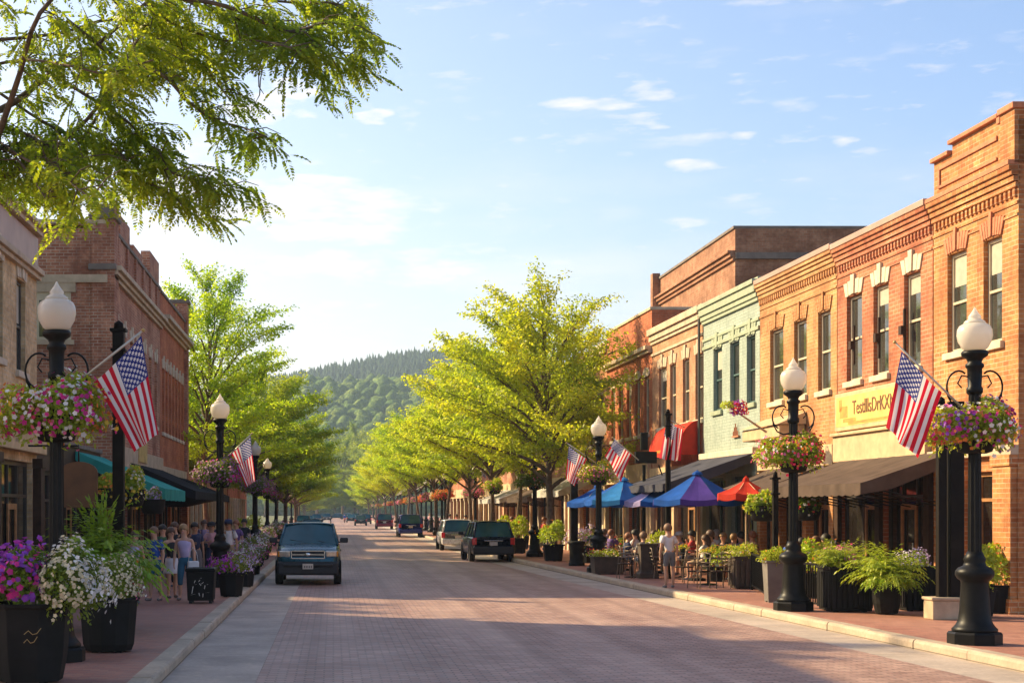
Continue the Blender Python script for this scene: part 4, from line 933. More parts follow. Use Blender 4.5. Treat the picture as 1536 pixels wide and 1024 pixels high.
dup(t1, (-18.5, 51.5, .15), 2.2, 'tall unseen tree added behind the shop annex to dapple sunlight on the road', 'unseen trees added to break up the sunlight', scale=1.0)  # out-of-view trees, added to break the sun patch on the road into dapples
dup(t2, (-13.2, 44.0, .15), .7, 'smaller unseen tree added behind the shop annex to dapple sunlight on the road', 'unseen trees added to break up the sunlight', scale=.85)
dup(t2, (-20.5, 43.0, .15), 3.7, 'farther unseen tree added behind the shop annex to dapple sunlight on the road', 'unseen trees added to break up the sunlight', scale=1.15)

dup(t3, (-13.5, 36.5, .15), 1.1, 'tall unseen tree added behind the tan brick building to break its shadow edge', 'unseen trees added to break up the sunlight', scale=1.0)  # out-of-view trees, added to break the straight roof shadow on the road
dup(t2, (-17.5, 35.0, .15), 2.6, 'round unseen tree added far behind the tan brick building to break its shadow edge', 'unseen trees added to break up the sunlight', scale=1.25)

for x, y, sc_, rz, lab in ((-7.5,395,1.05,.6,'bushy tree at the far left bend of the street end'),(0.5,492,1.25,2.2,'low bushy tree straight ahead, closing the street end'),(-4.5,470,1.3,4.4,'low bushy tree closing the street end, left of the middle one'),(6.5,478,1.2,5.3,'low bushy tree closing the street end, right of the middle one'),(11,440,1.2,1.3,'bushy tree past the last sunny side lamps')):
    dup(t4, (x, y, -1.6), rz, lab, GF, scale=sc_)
# ------------------------------------------------------------ street furniture
GLAMP = 'black street lamps with white acorn globes'
def make_lamp(label, loc):
    t = thing('street_lamp', label, 'street lamp', loc, 0, GLAMP)
    b = MB(); b.smooth = False; b.lathe([(.40,0),(.40,.16),(.375,.19)], 8, rot=PI/8); b.smooth = True
    b.lathe([(.33,.19),(.335,.23),(.30,.27),(.27,.31),(.245,.36),(.225,.5),(.21,.75),(.20,.93),(.205,.97),(.25,1.0),(.285,1.06),(.28,1.12),(.24,1.17),(.17,1.20),(.15,1.26),(.165,1.30),(.135,1.36),(.11,1.42)], 18)
    b.build('base', M['black'], t)
    b = MB(); b.smooth = False; b.lathe([(.105,1.40),(.098,2.6),(.09,3.85)], 20, flute=.14); b.smooth = True
    b.lathe([(.10,3.83),(.12,3.86),(.12,3.92),(.10,3.95),(.108,4.15),(.108,4.22),(.135,4.25),(.135,4.29),(.10,4.32),(.12,4.37),(.19,4.42),(.20,4.47),(.175,4.50)], 16)
    b.build('pole', M['black'], t)
    for sg in (-1, 1):
        b = MB(); b.smooth = True; pts = []
        for i in range(15): a = -1.9+i*.33; r = .045+.011*i; pts.append((sg*(.32+r*math.cos(a)*.95), 0, 3.78+r*math.sin(a)*1.1+.02*i))
        b.tube(pts, .016, 5)
        b.tube([(sg*.09,0,3.62),(sg*.2,0,3.6),(sg*.33,0,3.66),(sg*.41,0,3.8),(sg*.43,0,3.98)], [.018,.016,.016,.014,.008], 5)
        b.tube([(sg*.1,0,4.1),(sg*.2,0,4.12),(sg*.26,0,4.0),(sg*.2,0,3.93)], .013, 5)
        b.build('scroll_bracket', M['black'], t)
        b = MB(); b.tube([(sg*.08,0,3.3),(sg*.34,0,3.25),(sg*.5,0,3.3)], .015, 5); b.build('basket_arm', M['black'], t)
    b = MB(); b.smooth = True
    b.lathe([(.14,4.50),(.19,4.54),(.245,4.64),(.262,4.73),(.255,4.82),(.225,4.88),(.16,4.92)], 22)
    g = b.build('globe', M['globe'], t)
    b = MB(); b.smooth = True; b.lathe([(.165,4.915),(.15,4.95),(.105,4.98),(.09,5.0),(.10,5.02),(.07,5.06),(.035,5.11),(.012,5.16),(0,5.17)], 16); b.build('finial', M['globe'], g)
    b = MB(); b.smooth = True; b.lathe([(.03,4.50),(.04,4.62),(.02,4.7)], 8); b.build('lamp_socket', M['steel'], g)
    return t
def lamp_at(px, s, src=None, label='', z=.15):
    X, Yy = XY(px, s)
    return dup(src, (X, Yy, z), label=label) if src else make_lamp(label, (X, Yy, z))
GBASK = 'flower baskets hung round the lamp posts'
def basket(label, loc, rad, cols, nl=1500, nf=260, mat='leaf_fl', L=.075, fs=.055, group=GBASK, trail=.22, only=None, pot=True, clusters=12):
    nl = int(nl*1.5); L *= 1.3; rad = tuple(q*.93 for q in rad); nf = int(nf*1.5); fs *= 1.18
    t = thing('hanging_flower_basket', label, 'flower basket', loc, 0, group)
    if pot:
        b = MB(); b.smooth = True; b.lathe([(.17,-.30),(.25,-.27),(.30,-.10),(.31,.04),(.33,.06)], 16, sy=.9)
        b.tube([(0,-.2,.02),(0,.2,.02)], .02, 5); b.build('pot', M['planter_dk'], t)
    foliage(t, (0,0,.08), rad, nl, L, mat, trail=trail); blossoms(t, (0,0,.08), rad, nf, fs, cols, clusters=clusters, trail=trail*.7, only=only)
    return t
BB = {}
# lamps: picture column and scale (pixels per metre of the 1536 frame)
lp1 = lamp_at(1462, 97.6, None, 'large black lamp nearest the camera on the sunny side, with a scrolled bracket and flag')
lp2 = lamp_at(1190, 73.3, lp1, 'second black lamp on the sunny side, in front of the railing and tall grey planter')
lp3 = lamp_at(898, 45.4, lp1, 'black lamp on the sunny side before the blue parasols, between two flags')
lp4 = lamp_at(802, 33.9, lp1, 'black lamp between the two front tree trunks on the sunny side')
lq1 = lamp_at(85, 110, lp1, 'large black lamp nearest the camera on the shaded side, above the petunia planter')
lq2 = lamp_at(330, 56, lp1, 'second black lamp on the shaded side, rising behind the square litter bin')
lq3 = lamp_at(383, 33.5, lp1, 'third black lamp on the shaded side, right behind the small flag')
farL = [(713,22.5,'black lamp behind the silver van with a flag beside it'),(663,18.2,'black lamp just right of the dark blue SUV'),(647,16,'black lamp above the dark blue SUV, second to its right'),(632,13.6,'black lamp above the right edge of the dark blue SUV'),
        (618,11.9,'black lamp above the middle of the dark blue SUV'),(606,10.4,'black lamp above the left edge of the dark blue SUV'),(596,9.1,'small black lamp between the dark blue and maroon SUVs'),(586,8.0,'small black lamp above the maroon SUV'),(577,7.1,'small far lamp above the left half of the maroon SUV'),(568,6.3,'tiny far lamp just left of the maroon SUV'),(560,5.6,'tiny farthest lamp of the sunny side')]
farX = [(668,19.4,'black lamp left of the silver van'),(655,17.1,'black lamp just outside the right edge of the dark blue SUV'),(639,14.8,'slim far lamp third right of the dark blue SUV'),(625,12.7,'slim far lamp over the rear window of the dark blue SUV'),(612,11.1,'slim far lamp over the left tail light of the dark blue SUV'),(601,9.7,'slim far lamp just left of the dark blue SUV')]
FARL = [lamp_at(p_, s, lp1, lb_) for p_, s, lb_ in farL]
farQ = [(401,25.5,'slim lamp post behind the third shaded-side lamp'),(414,20,'lamp post behind the teal SUV roof on the shaded side'),(427,16,'far lamp post on the shaded side under the dark tree'),(437,13,'farther lamp post on the shaded side under the dark tree'),(446,10.5,'farthest lamp post on the shaded side')]
FARQ = [lamp_at(p_, s, lp1, lb_) for p_, s, lb_ in farQ]
def bask_on(lamp, label, rad, cols, z=3.2, **k):
    return basket(label, (lamp.location.x, lamp.location.y-.02, .15+z), rad, cols, **k)
bask_on(lp1, 'large mixed flower basket in pink, magenta and orange on the nearest sunny-side lamp', (.70,.55,.42), ['hot','magenta','pink','orange','yellow','white','purple','white'], mat='leaf_yel', z=3.22, nl=3600, nf=520, L=.07, fs=.062, clusters=50)
bask_on(lq1, 'large pink and white flower basket on the nearest shaded-side lamp, beside the big flag', (.80,.6,.50), ['magenta','pink','hot','white','magenta','orange','white','yellow'], mat='leaf_yel', z=3.28, nl=3800, nf=560, L=.07, fs=.062, clusters=40)
bask_on(lp2, 'pink flowered basket on the second sunny-side lamp, over the railing', (.70,.55,.42), ['pink','hot','orange','red','white'], z=3.12, nl=3000, nf=360, L=.075, mat='leaf_yel')
bk3 = bask_on(lp3, 'orange and yellow tinged flower basket on the lamp before the blue parasols', (.62,.5,.40), ['orange','pink','yellow','mauve','cream'], z=3.18, nl=2000, nf=340, mat='leaf_yel', L=.085)
bk4 = bask_on(lq2, 'dusky purple flower basket on the second shaded-side lamp', (.62,.5,.42), ['mauve','violet','pink','white','magenta'], z=2.95, nl=2000, nf=420, L=.08, fs=.06)
bask_on(lp4, 'leafy green flower basket on the lamp between the two front tree trunks', (.8,.55,.42), ['orange','pink','cream'], z=3.25, nl=2200, nf=110, L=.09)
dup(bk4, (lq3.location.x+.1, lq3.location.y, 3.15), label='dusky purple flower basket on the third shaded-side lamp', group=GBASK)
tints = ['mauve', 'pink', 'orange']
protos = [basket('rosy far flower basket beside the silver van lamp', (FARL[0].location.x, FARL[0].location.y, 3.3), (.75,.55,.42), ['pink','mauve','cream'], nl=1300, nf=330, L=.1, fs=.075, clusters=4),
          basket('orange far flower basket on the lamp just right of the dark blue SUV', (FARL[1].location.x, FARL[1].location.y, 3.3), (.75,.55,.42), ['orange','pink','red'], nl=1000, nf=420, L=.1, fs=.085, clusters=4)]
where = ['second lamp right of the dark blue SUV','lamp over the right edge of the dark blue SUV','lamp over the middle of the dark blue SUV','lamp over the left edge of the dark blue SUV','lamp between the two far SUVs','lamp above the maroon SUV','lamp above the left half of the maroon SUV','lamp just left of the maroon SUV','farthest sunny-side lamp']
for i, l_ in enumerate(FARL[2:]): dup(protos[i % 2], (l_.location.x, l_.location.y, 3.35), rz=i*1.3, label=('rosy' if i % 2 == 0 else 'orange')+' far flower basket on the '+where[i], group=GBASK, scale=(R.uniform(.85,1.1), R.uniform(.85,1.1), R.uniform(.8,1.25)))
FARX = [lamp_at(p_, s, lp1, lb_) for p_, s, lb_ in farX]
for i, l_ in enumerate(FARX): dup(protos[(i+1) % 2], (l_.location.x, l_.location.y, 3.35), rz=i*2.3, label=('orange' if i % 2 == 0 else 'rosy')+' flower basket on the '+farX[i][2].replace('black ','').split(',')[0].replace('slim far lamp over the','lamp above the').replace('slim far ',''), group=GBASK)
whq = ['lamp post behind the third shaded-side lamp','lamp post behind the teal SUV roof','far lamp post under the dark tree','farther lamp post under the dark tree','farthest shaded-side lamp post']
for i, l_ in enumerate(FARQ): dup(bk4, (l_.location.x, l_.location.y, 3.25), rz=i*1.7, label='dusky flower basket on the '+whq[i], group=GBASK, scale=(R.uniform(.85,1.1), 1, R.uniform(.8,1.25)))

# flags
def flag(label, pole, A, B_, C, D, s, wave=.05, folds=2.0, ph=0., group='national flags along the street'):
    """pole: (px,py) pairs from mount to tip; A,B_ hoist ends (A carries the canton), C,D fly ends of A,B_"""
    p0 = V3(*pole[0], s); t = thing('national_flag', label, 'flag', p0, 0, group)
    b = MB(); b.smooth = True; q0, q1 = Vector((0,0,0)), V3(*pole[1], s)-p0; b.tube([q0, q1], [.02,.014], 8); b.build('flag_pole', M['alu'], t)
    b = MB(); b.smooth = True; b.lathe([(0,-.03),(.025,-.015),(.03,0),(.025,.015),(0,.03)], 8, c=q1); b.build('pole_tip', M['gold'], t)
    a, bb, c, d = [V3(*x, s)-p0 for x in (A, B_, C, D)]; NU, NV = 36, 26; vs = []; uv = []
    dn = Vector((0, 1, 0))
    for i in range(NU+1):
        for j in range(NV+1):
            u, v = i/NU, j/NV
            p = a*(1-u)*(1-v)+bb*(1-u)*v+c*u*(1-v)+d*u*v
            w = wave*(.25+u)*math.sin(v*folds*2*PI+u*2.2+ph) + wave*.5*math.sin(u*4+ph*2)
            p = p + dn*w + (bb-a).normalized()*(.35*wave*u*math.cos(v*folds*2*PI+u*2.2+ph)); p.z -= .03*math.sin(v*PI)*(1-u)
            vs.append(tuple(p)); uv.append((u, v))
    F = [(i*(NV+1)+j, (i+1)*(NV+1)+j, (i+1)*(NV+1)+j+1, i*(NV+1)+j+1) for i in range(NU) for j in range(NV)]
    me = bpy.data.meshes.new('flag_cloth'); me.from_pydata(vs, [], F); me.materials.append(M['flag'])
    l = me.uv_layers.new(name='UVMap')
    for lp in me.loops: l.data[lp.index].uv = uv[lp.vertex_index]
    me.polygons.foreach_set('use_smooth', [True]*len(F)); me.update(); link('flag_cloth', me, t); return t
flag('large flag leaning out from the nearest shaded-side lamp', ((104,583),(215,495)), (212,503),(141,573),(236,652),(204,677), 110, .075, 1.5)
flag('large flag leaning out from the nearest sunny-side lamp', ((1448,616),(1342,513)), (1354,526),(1414,588),(1330,643),(1373,686), 98, .07, 1.4, 1.)
flag('small flag on the second shaded-side lamp, beside its purple basket', ((338,688),(378,650)), (376,654),(346,679),(382,722),(370,730), 56, .06, 1.4, .5)
flag('flag left of the lamp before the blue parasols', ((894,694),(850,664)), (853,668),(880,688),(849,718),(861,728), 45.2, .07, 1.3, 2.)
flag('flag right of the lamp before the blue parasols', ((958,690),(919,656)), (922,659),(948,681),(908,684),(930,722), 47, .08, 1.4, .2)
flag('flag hanging from the black post before the red banner', ((1001,628),(1026,640)), (1001,630),(1026,644),(990,688),(1020,692), 50, .12, 2.2, .8)
flag('small far flag beside the lamp behind the silver van', ((716,722),(730,704)), (722,704),(733,716),(724,724),(738,730), 24, .1, 1.2, 0)

# dark posts
def post(label, px, s, ztop, w=.2, cap=True, foot=None, mat='post'):
    X, Yy = XY(px, s); t = thing('dark_post', label, 'post', (X, Yy, .15))
    b = MB(); z0 = foot or 0; b.box(-w/2,w/2,-w/2,w/2,z0,ztop-.15); b.box(-w/2-.03,w/2+.03,-w/2-.03,w/2+.03,z0,z0+.18); b.box(-w/2-.03,w/2+.03,-w/2-.03,w/2+.03,ztop-.5,ztop-.45); b.build('shaft', M[mat], t, bevel=.012)
    if cap: c = MB(); c.box(-w/2-.04,w/2+.04,-w/2-.04,w/2+.04,ztop-.15,ztop-.1); c.smooth = True; c.lathe([(w*.45,ztop-.1),(w*.4,ztop+.0),(0,ztop+.05)], 12); c.build('cap', M[mat], t)
    if foot: f = MB(); f.box(-w/2-.14,w/2+.14,-w/2-.14,w/2+.14,0,foot); f.build('footing', M['basalt'], t, bevel=.02)
    return t
post('tall dark round-capped post behind the big flag on the shaded side', 178, 85, 5.35, .2)
pp = post('pair of dark square posts on a stone footing beside the nearest sunny-side lamp', 1412, 79.5, 4.15, .16)
b = MB(); b.box(.14,.40,-.1,.1,.4,4.1); b.build('twin_shaft', M['post'], pp, bevel=.012)
b = MB(); b.box(-.25,.5,-.24,.24,-.0,.36); b.box(-.28,.53,-.27,.27,.36,.42); b.build('stone_plinth', M['basalt'], pp, bevel=.02)
b = MB()
for k in range(5): b.tube([(-.08,0,3.95-.03*k),(-.25-.05*k,0,4.02),(-.35-.06*k,0,3.88+.05*k),(-.25-.02*k,0,3.84)], .012, 5)
b.build('scroll_bracket', M['black'], pp)
post('dark post between the largest tree and the lamp before the blue parasols', 861, 40, 3.7, .26, cap=False)
post('black post with a finial carrying the flag before the red banner', 1002, 50, 5.05, .14)
post('thin black post holding up the small green basket by the tall grey planter', 1163, 66, 2.9, .12)
# lantern sign box on wall bracket
X, Yy = XY(966, 44); t = thing('black_sign_box', 'black box sign on a post between the flags and the red banner', 'sign', (X, Yy, .15)); b = MB(); b.box(-.05,.05,-.05,.05,0,3.6); b.build('stand', M['black'], t)
b = MB(); b.box(-.3,.42,-.12,.12,3.65,4.05); b.box(-.12,.12,-.1,.1,4.1,4.7); b.tube([(.5,0,3.6),(.7,0,3.0),(.55,0,2.8)], .03, 5); b.build('sign_box', M['black'], t, bevel=.03)
# sign boards on shaded side
X, Yy = XY(118, 84); t = thing('hanging_shop_sign', 'round-topped brown hanging board behind the nearest shaded-side lamp', 'sign', (X, Yy, 2.25)); b = MB(); pr = [(-.34,0)]+[(-.34*math.cos(a*PI/10), .62+.2*math.sin(a*PI/10)) for a in range(11)]+[(.34,0)]
for sy in (-.03,.03): b.poly([(x, sy, z) for x, z in pr])
for (x0,z0),(x1,z1) in zip(pr, pr[1:]+pr[:1]): b.poly([(x0,-.03,z0),(x1,-.03,z1),(x1,.03,z1),(x0,.03,z0)])
b.build('board', M['terracotta_dk'], t); b = MB(); b.tube([(0,0,.8),(0,0,1.1),(-.9,0,1.1)], .02, 5); b.build('bracket', M['black'], t)

# ---- planters
def planter(name, label, loc, prof, cols=None, n=8, rot=PI/8, mat='planter_dk', fol=None, flo=None, group=None, fern_=None, cat='planter', sx=1, sy=1, feet=True, slats=0, lmat='leaf_fl'):
    """prof: (radius,z) list of the pot outside"""
    t = thing(name, label, cat, loc, 0, group); b = MB(); H_ = prof[-1][1]; r = prof[-1][0]
    b.lathe(prof+[(r+.035,H_),(r+.04,H_+.05),(r-.03,H_+.05),(r-.04,H_-.05)], n, rot=rot, sx=sx, sy=sy); pot = b.build('pot', M[mat], t, bevel=.01)
    if slats:
        c = MB()
        for i in range(slats):
            x = (-.5+(i+.5)/slats)*r*sx*1.38; c.box(x-r*sx*.45/slats,x+r*sx*.45/slats,-r*sy*.7071-.02,-r*sy*.7071+.01,.06,H_-.06)
            y = (-.5+(i+.5)/slats)*r*sy*1.38; c.box(-r*sx*.7071-.02,-r*sx*.7071+.01,y-r*sy*.45/slats,y+r*sy*.45/slats,.06,H_-.06)
        c.build('slats', M[mat], pot, bevel=.005)
    s_ = MB(); s_.lathe([(r-.05,H_-.03),(0,H_-.02)], n, rot=rot, sx=sx, sy=sy); s_.build('soil', M['soil'], t)
    if feet:
        for k in range(4):
            f = MB(); a = PI/4+k*PI/2; f.cbox((math.cos(a)*prof[0][0]*.7*sx, math.sin(a)*prof[0][0]*.7*sy, -.02), (.09,.09,.06)); f.build('foot', M[mat], pot)
    if fol:
        for q in (fol if isinstance(fol, list) else [fol]): foliage(t, q[0], q[1], q[2], q[3], q[4] if len(q) > 4 else lmat, trail=.15)
    if flo:
        for q in flo: blossoms(t, q[0], q[1], q[2], q[3], q[4], clusters=q[5] if len(q) > 5 else 8, top=-.35, trail=.12)
    if fern_:
        for q in fern_: fern(t, *q[:3], mat=q[3] if len(q) > 3 else 'leaf_fern', **(q[4] if len(q) > 4 else {}))
    return t
GP = lambda px, s: (*XY(px, s), .17)
bigp = planter('flower_planter', 'big octagonal charcoal planter with purple and white petunias in the near corner', GP(45,125.), [(.40,0),(.46,.3),(.50,.88)], fol=[((-.20,0,1.14),(.46,.44,.40),3200,.085),((.42,0,1.06),(.46,.44,.46),4200,.07)],
        flo=[((-.22,0,1.16),(.48,.46,.42),520,.085,['violet','magenta','violet','purple','magenta'],9),((.44,0,1.08),(.48,.46,.48),900,.056,['white','white','white','cream'],6)])
planter('flower_planter', 'dark tub with small white flowers beside the nearest shaded-side lamp', GP(163,103), [(.34,0),(.38,.1),(.43,.72)], n=12, fol=[((.03,0,.92),(.46,.42,.36),3200,.06)], flo=[((.03,-.02,.93),(.48,.44,.38),750,.048,['white','white','cream'],5),((.33,-.1,.8),(.12,.15,.16),40,.045,['pink','hot'],3)])
planter('fern_planter', 'arching bright green fern in a dark pot behind the white flowered tub', GP(150,88), [(.3,0),(.4,.7)], n=10, fern_=[((0,0,.8),150,1.45,'leaf_fern',dict(up=1.15,wid=.17)),((0,0,.8),110,1.3,'leaf_fern',dict(up=.7,wid=.19)),((-.9,0,.5),60,.7)], flo=[((.5,0,1.15),(.25,.2,.2),30,.06,['orange','yellow']) ])
b = MB(); gx = [(.02+.05*i, .58+.035*math.sin(i*1.9)+.01*i) for i in range(9)]
for row, k in ((.0,1.),(-.1,.8)):
    b.tube([(.46+.0*x-.0-.29*x*.0+(-.0), 0, 0) for x in ()] or [(x*k+.0, -.455-.00*x+max(0,x-.19)*.0, z+row) for x, z in gx[:5]], .004, 4)
b.v = [(x, y-.012, z) for x, y, z in b.v]; b.build('gilt_flourish', M['gold'], bigp)
# litter bin on the shaded side
X, Yy = XY(302, 67.5); t = thing('litter_bin', 'square black litter bin with white chalky marks on the shaded sidewalk', 'litter bin', (X, Yy, .15)); b = MB(); b.lathe([(.40,.06),(.44,.68),(.44,.7)], 4, rot=PI/4); b.build('body', M['planter_dk'], t, bevel=.03)
b = MB(); b.lathe([(.46,.7),(.47,.74),(.44,.78),(.30,.785),(.27,.74)], 4, rot=PI/4); b.build('rim', M['black'], t, bevel=.01)
for k in range(4): f = MB(); f.cbox((.22*(1 if k%2 else -1), .22*(1 if k>1 else -1), .03), (.07,.07,.07)); f.build('foot', M['rubber'], t)
b = MB(); rr_ = random.Random(4)
for (x, z, a, ln) in ((-.17,.3,1.4,.16),(-.12,.48,1.2,.06),(-.1,.42,.2,.05),(-.02,.5,1.0,.05),(.0,.42,2.2,.06),(.05,.45,.7,.07),(.1,.36,1.4,.08),(.16,.42,.4,.03),(-.16,.2,.2,.1),(-.02,.2,1.8,.07),(.06,.18,1.5,.08),(.15,.24,.1,.1),(.02,.56,.3,.03)):
    yb = -.283-.026*(z-.06)/.62-.006; b.poly([(x+math.cos(a)*ln/2-.008,yb,z+math.sin(a)*ln/2),(x+math.cos(a)*ln/2+.008,yb,z+math.sin(a)*ln/2),(x-math.cos(a)*ln/2+.006,yb,z-math.sin(a)*ln/2),(x-math.cos(a)*ln/2-.006,yb,z-math.sin(a)*ln/2)])
b.build('chalk_mark', M['white'], t)
GSP = 'flower planters along the shaded kerb'
planter('flower_planter', 'purple and white flowered planter right of the square litter bin', GP(347,63), [(.27,0),(.33,.5)], fol=[((0,0,.68),(.46,.4,.22),1500,.06)], flo=[((-.18,0,.70),(.34,.4,.24),170,.07,['violet','magenta'],4),((.26,0,.68),(.3,.4,.24),170,.05,['white','lilac'],4)], group=GSP)
pq = planter('flower_planter', 'pale lilac flowered planter left of the teal SUV, second along the kerb', GP(366,56), [(.26,0),(.32,.5)], fol=[((0,0,.68),(.48,.42,.26),1300,.06)], flo=[((0,0,.70),(.5,.44,.28),330,.06,['lilac','white','mauve','pink'],6)], group=GSP)
for px, s, sc_, lab in ((352,50,1.1,'white flowered planter behind the second shaded-side lamp'),(378,47,.95,'lilac flowered planter, third along the kerb by the teal SUV'),(384,41,1.1,'rounded dark planter by the teal SUV mirror'),(393,36,1.1,'rounded planter further up behind the teal SUV mirror'),(397,31,1.2,'flower planter hidden partly behind the teal SUV'),(407,26,1.2,'far flower planter on the shaded kerb'),(418,21,1.3,'farthest flower planter on the shaded kerb')):
    dup(pq, GP(px, s), rz=s, label=lab, scale=sc_)
x_, y_ = XY(392, 27); planter('shrub_tub', 'bright green round shrub in a tub behind the shaded-side planters', (x_-.6, y_, .17), [(.4,0),(.5,.6)], fol=[((0,0,1.1),(.8,.7,.6),1500,.12,'leaf_yel')])
# sunny side planters
planter('tall_planter', 'tall square grey planter with yellow-green plants at the railing end', GP(1161,67), [(.24,0),(.30,.86)], n=4, rot=PI/4, mat='planter_gr', fol=[((0,0,.98),(.30,.28,.2),900,.07,'leaf_yel')], flo=[((0,0,.98),(.3,.28,.2),20,.05,['orange'])])
planter('slatted_planter', 'dark slatted square planter with feathery grass and pink flowers', GP(1268,73.5), [(.58,0),(.62,.84)], n=4, rot=PI/4, slats=8, fern_=[((.0,0,.9),110,.75,'leaf_yel',dict(wid=.09,seg=9)),((-.3,-.2,.9),60,.5,'leaf_yel',dict(wid=.08))], flo=[((-.05,-.25,1.0),(.22,.2,.14),50,.055,['pink','mauve'])])
planter('fern_planter', 'round grey pot with a large drooping fern, between two dark planters', GP(1330,76), [(.21,0),(.26,.2),(.29,.55)], n=18, feet=False, fern_=[((0,0,.6),190,.95,'leaf_yel',dict(up=1.0,wid=.12)),((0,-.1,.6),80,.62,'leaf_fern',dict(up=.4,wid=.1))])
planter('slatted_planter', 'dark slatted planter with lilac alyssum, left of the stone footed posts', GP(1375,73), [(.44,0),(.47,.84)], n=4, rot=PI/4, slats=6, fol=[((-.05,0,.98),(.3,.3,.2),1100,.05)], flo=[((-.05,0,.99),(.32,.3,.22),260,.045,['lilac','white'],4)])
planter('brown_planter', 'brown square planter with pale green plants beside the cafe chairs', GP(1116,57), [(.42,0),(.46,.78)], n=4, rot=PI/4, mat='planter_br', slats=5, fol=[((0,0,.92),(.42,.4,.24),1200,.07,'leaf_yel')], flo=[((.05,-.1,.95),(.3,.3,.2),50,.05,['cream','orange'])])
planter('low_planter', 'low dark box planter with cream and red flowers at the cafe edge', GP(911,46.5), [(.55,0),(.6,.5)], n=4, rot=PI/4, mat='planter_br', sx=1.15, fol=[((0,0,.62),(.6,.4,.16),700,.07,'leaf_yel')], flo=[((0,0,.64),(.6,.4,.18),160,.06,['red','orange','cream'],6)])
planter('low_planter', 'small stone trough with red flowers behind the low dark box planter', GP(925,41), [(.5,0),(.55,.65)], n=4, rot=PI/4, mat='basalt', fol=[((0,0,.8),(.55,.4,.2),500,.08)], flo=[((0,0,.82),(.55,.4,.22),120,.07,['red','yellow'],5)])
t = thing('brown_pedestal', 'tapered brown pedestal with a potted yellow plant, left of the standing boy', 'pedestal', (*XY(971, 49.5), .15)); b = MB(); b.lathe([(.42,0),(.42,.14),(.34,.2),(.32,.26),(.36,.98),(.40,1.0),(.40,1.05)], 4, rot=PI/4); b.build('body', M['planter_br'], t, bevel=.015)
foliage(t, (.35,0,1.15), (.34,.3,.24), 500, .09, 'leaf_yel', 'foliage')
t = thing('litter_bin', 'dark round litter bin beside the largest tree trunk', 'litter bin', (*XY(865, 40.5), .15)); b = MB(); b.smooth = True; b.lathe([(.3,0),(.3,.1),(.26,.12),(.27,.78),(.32,.8),(.33,.9),(.26,.92),(.2,.88)], 16); b.build('body', M['planter_dk'], t)
planter('flower_planter', 'planter of pale lavender behind the dark round litter bin', GP(884, 38.5), [(.4,0),(.45,.6)], fol=[((0,0,.9),(.7,.5,.4),900,.08)], flo=[((0,0,.95),(.75,.5,.42),420,.08,['lilac','lilac','mauve'],5)])
GSH = 'leafy pots by the sunny shops'
ps = planter('leafy_pot', 'bright leafy pot between the posts and the nearest brick pier', GP(1464, 78), [(.3,0),(.36,.5)], fol=[((0,0,.85),(.5,.4,.42),1000,.11,'leaf_yel')], flo=[((-.2,0,1.),(.4,.3,.3),14,.07,['orange'])], group=GSH)
dup(ps, GP(1492, 75), 1., 'bright leafy pot at the foot of the nearest brick pier', GSH)
for px, s, sc_, lab in ((1215,64,1.,'leafy pot inside the railing behind the second sunny-side lamp'),(1185,63,.9,'leafy pot inside the railing, left of the second sunny-side lamp'),(1250,66,1.,'leafy pot inside the railing under the brown awning'),(776,31.5,1.3,'leafy pot right of the second tree trunk'),(757,29.5,1.3,'leafy pot behind the dark SUV roof'),(830,37,1.2,'yellow leafy pot left of the largest trunk'),(1075,52,.75,'leafy pot on the cafe floor behind the chairs')):
    dup(ps, GP(px, s), s, lab, GSH, scale=sc_)
pb = basket('pink and green flower cluster inside the railing', (*XY(1262, 68), 1.15), (.35,.3,.2), ['mauve','pink'], nl=500, nf=130, pot=False, group='flower clusters in the cafe')
# little baskets
def small_basket(label, px, py, s, rad, mat, cols, nf=40): return basket(label, V3(px, py, s), rad, cols, nl=900, nf=nf, mat=mat, L=.09, fs=.06, pot=True)
small_basket('green leafy hanging basket on the thin black post', 1144, 762, 65, (.36,.3,.30), 'leaf_yel', ['cream','yellow'])
small_basket('trailing dark green basket under the brown awning', 1212, 762, 62, (.34,.3,.28), 'leaf_fl', ['red','white'])
small_basket('yellow-green trailing basket right of the tall dark shaded-side post', 196, 738, 72, (.34,.3,.44), 'leaf_yel', ['cream','yellow','cream'], 160)
small_basket('yellow flowered basket left of the tall dark shaded-side post', 156, 737, 74, (.32,.3,.26), 'leaf_yel', ['yellow','orange'], 120)
small_basket('grey lilac hanging basket below the teal awning', 229, 752, 62, (.24,.2,.22), 'leaf_fl', ['lilac','mauve'], 160)
small_basket('leafy basket hanging right of the lamp between the tree trunks', 742, 732, 30, (.5,.4,.4), 'leaf_yel', ['orange','pink'], 60)
# pole-mounted flower arm on the green facade
t = thing('flower_bracket', 'yellow and purple flowers on a bare slanting arm in front of the green facade', 'flower bracket', V3(1150,648,55)); b = MB(); p0 = V3(1150,648,55); b.tube([(0,0,0), V3(1088,606,55)-p0], [.035,.02], 6); b.build('arm', M['tanpaint'], t)
foliage(t, V3(1091,609,55)-p0, (.22,.2,.13), 240, .08, 'leaf_yel', 'yellow_bloom'); blossoms(t, V3(1108,614,55)-p0, (.2,.2,.22), 240, .07, ['purple','violet','red'], name='purple_bloom')
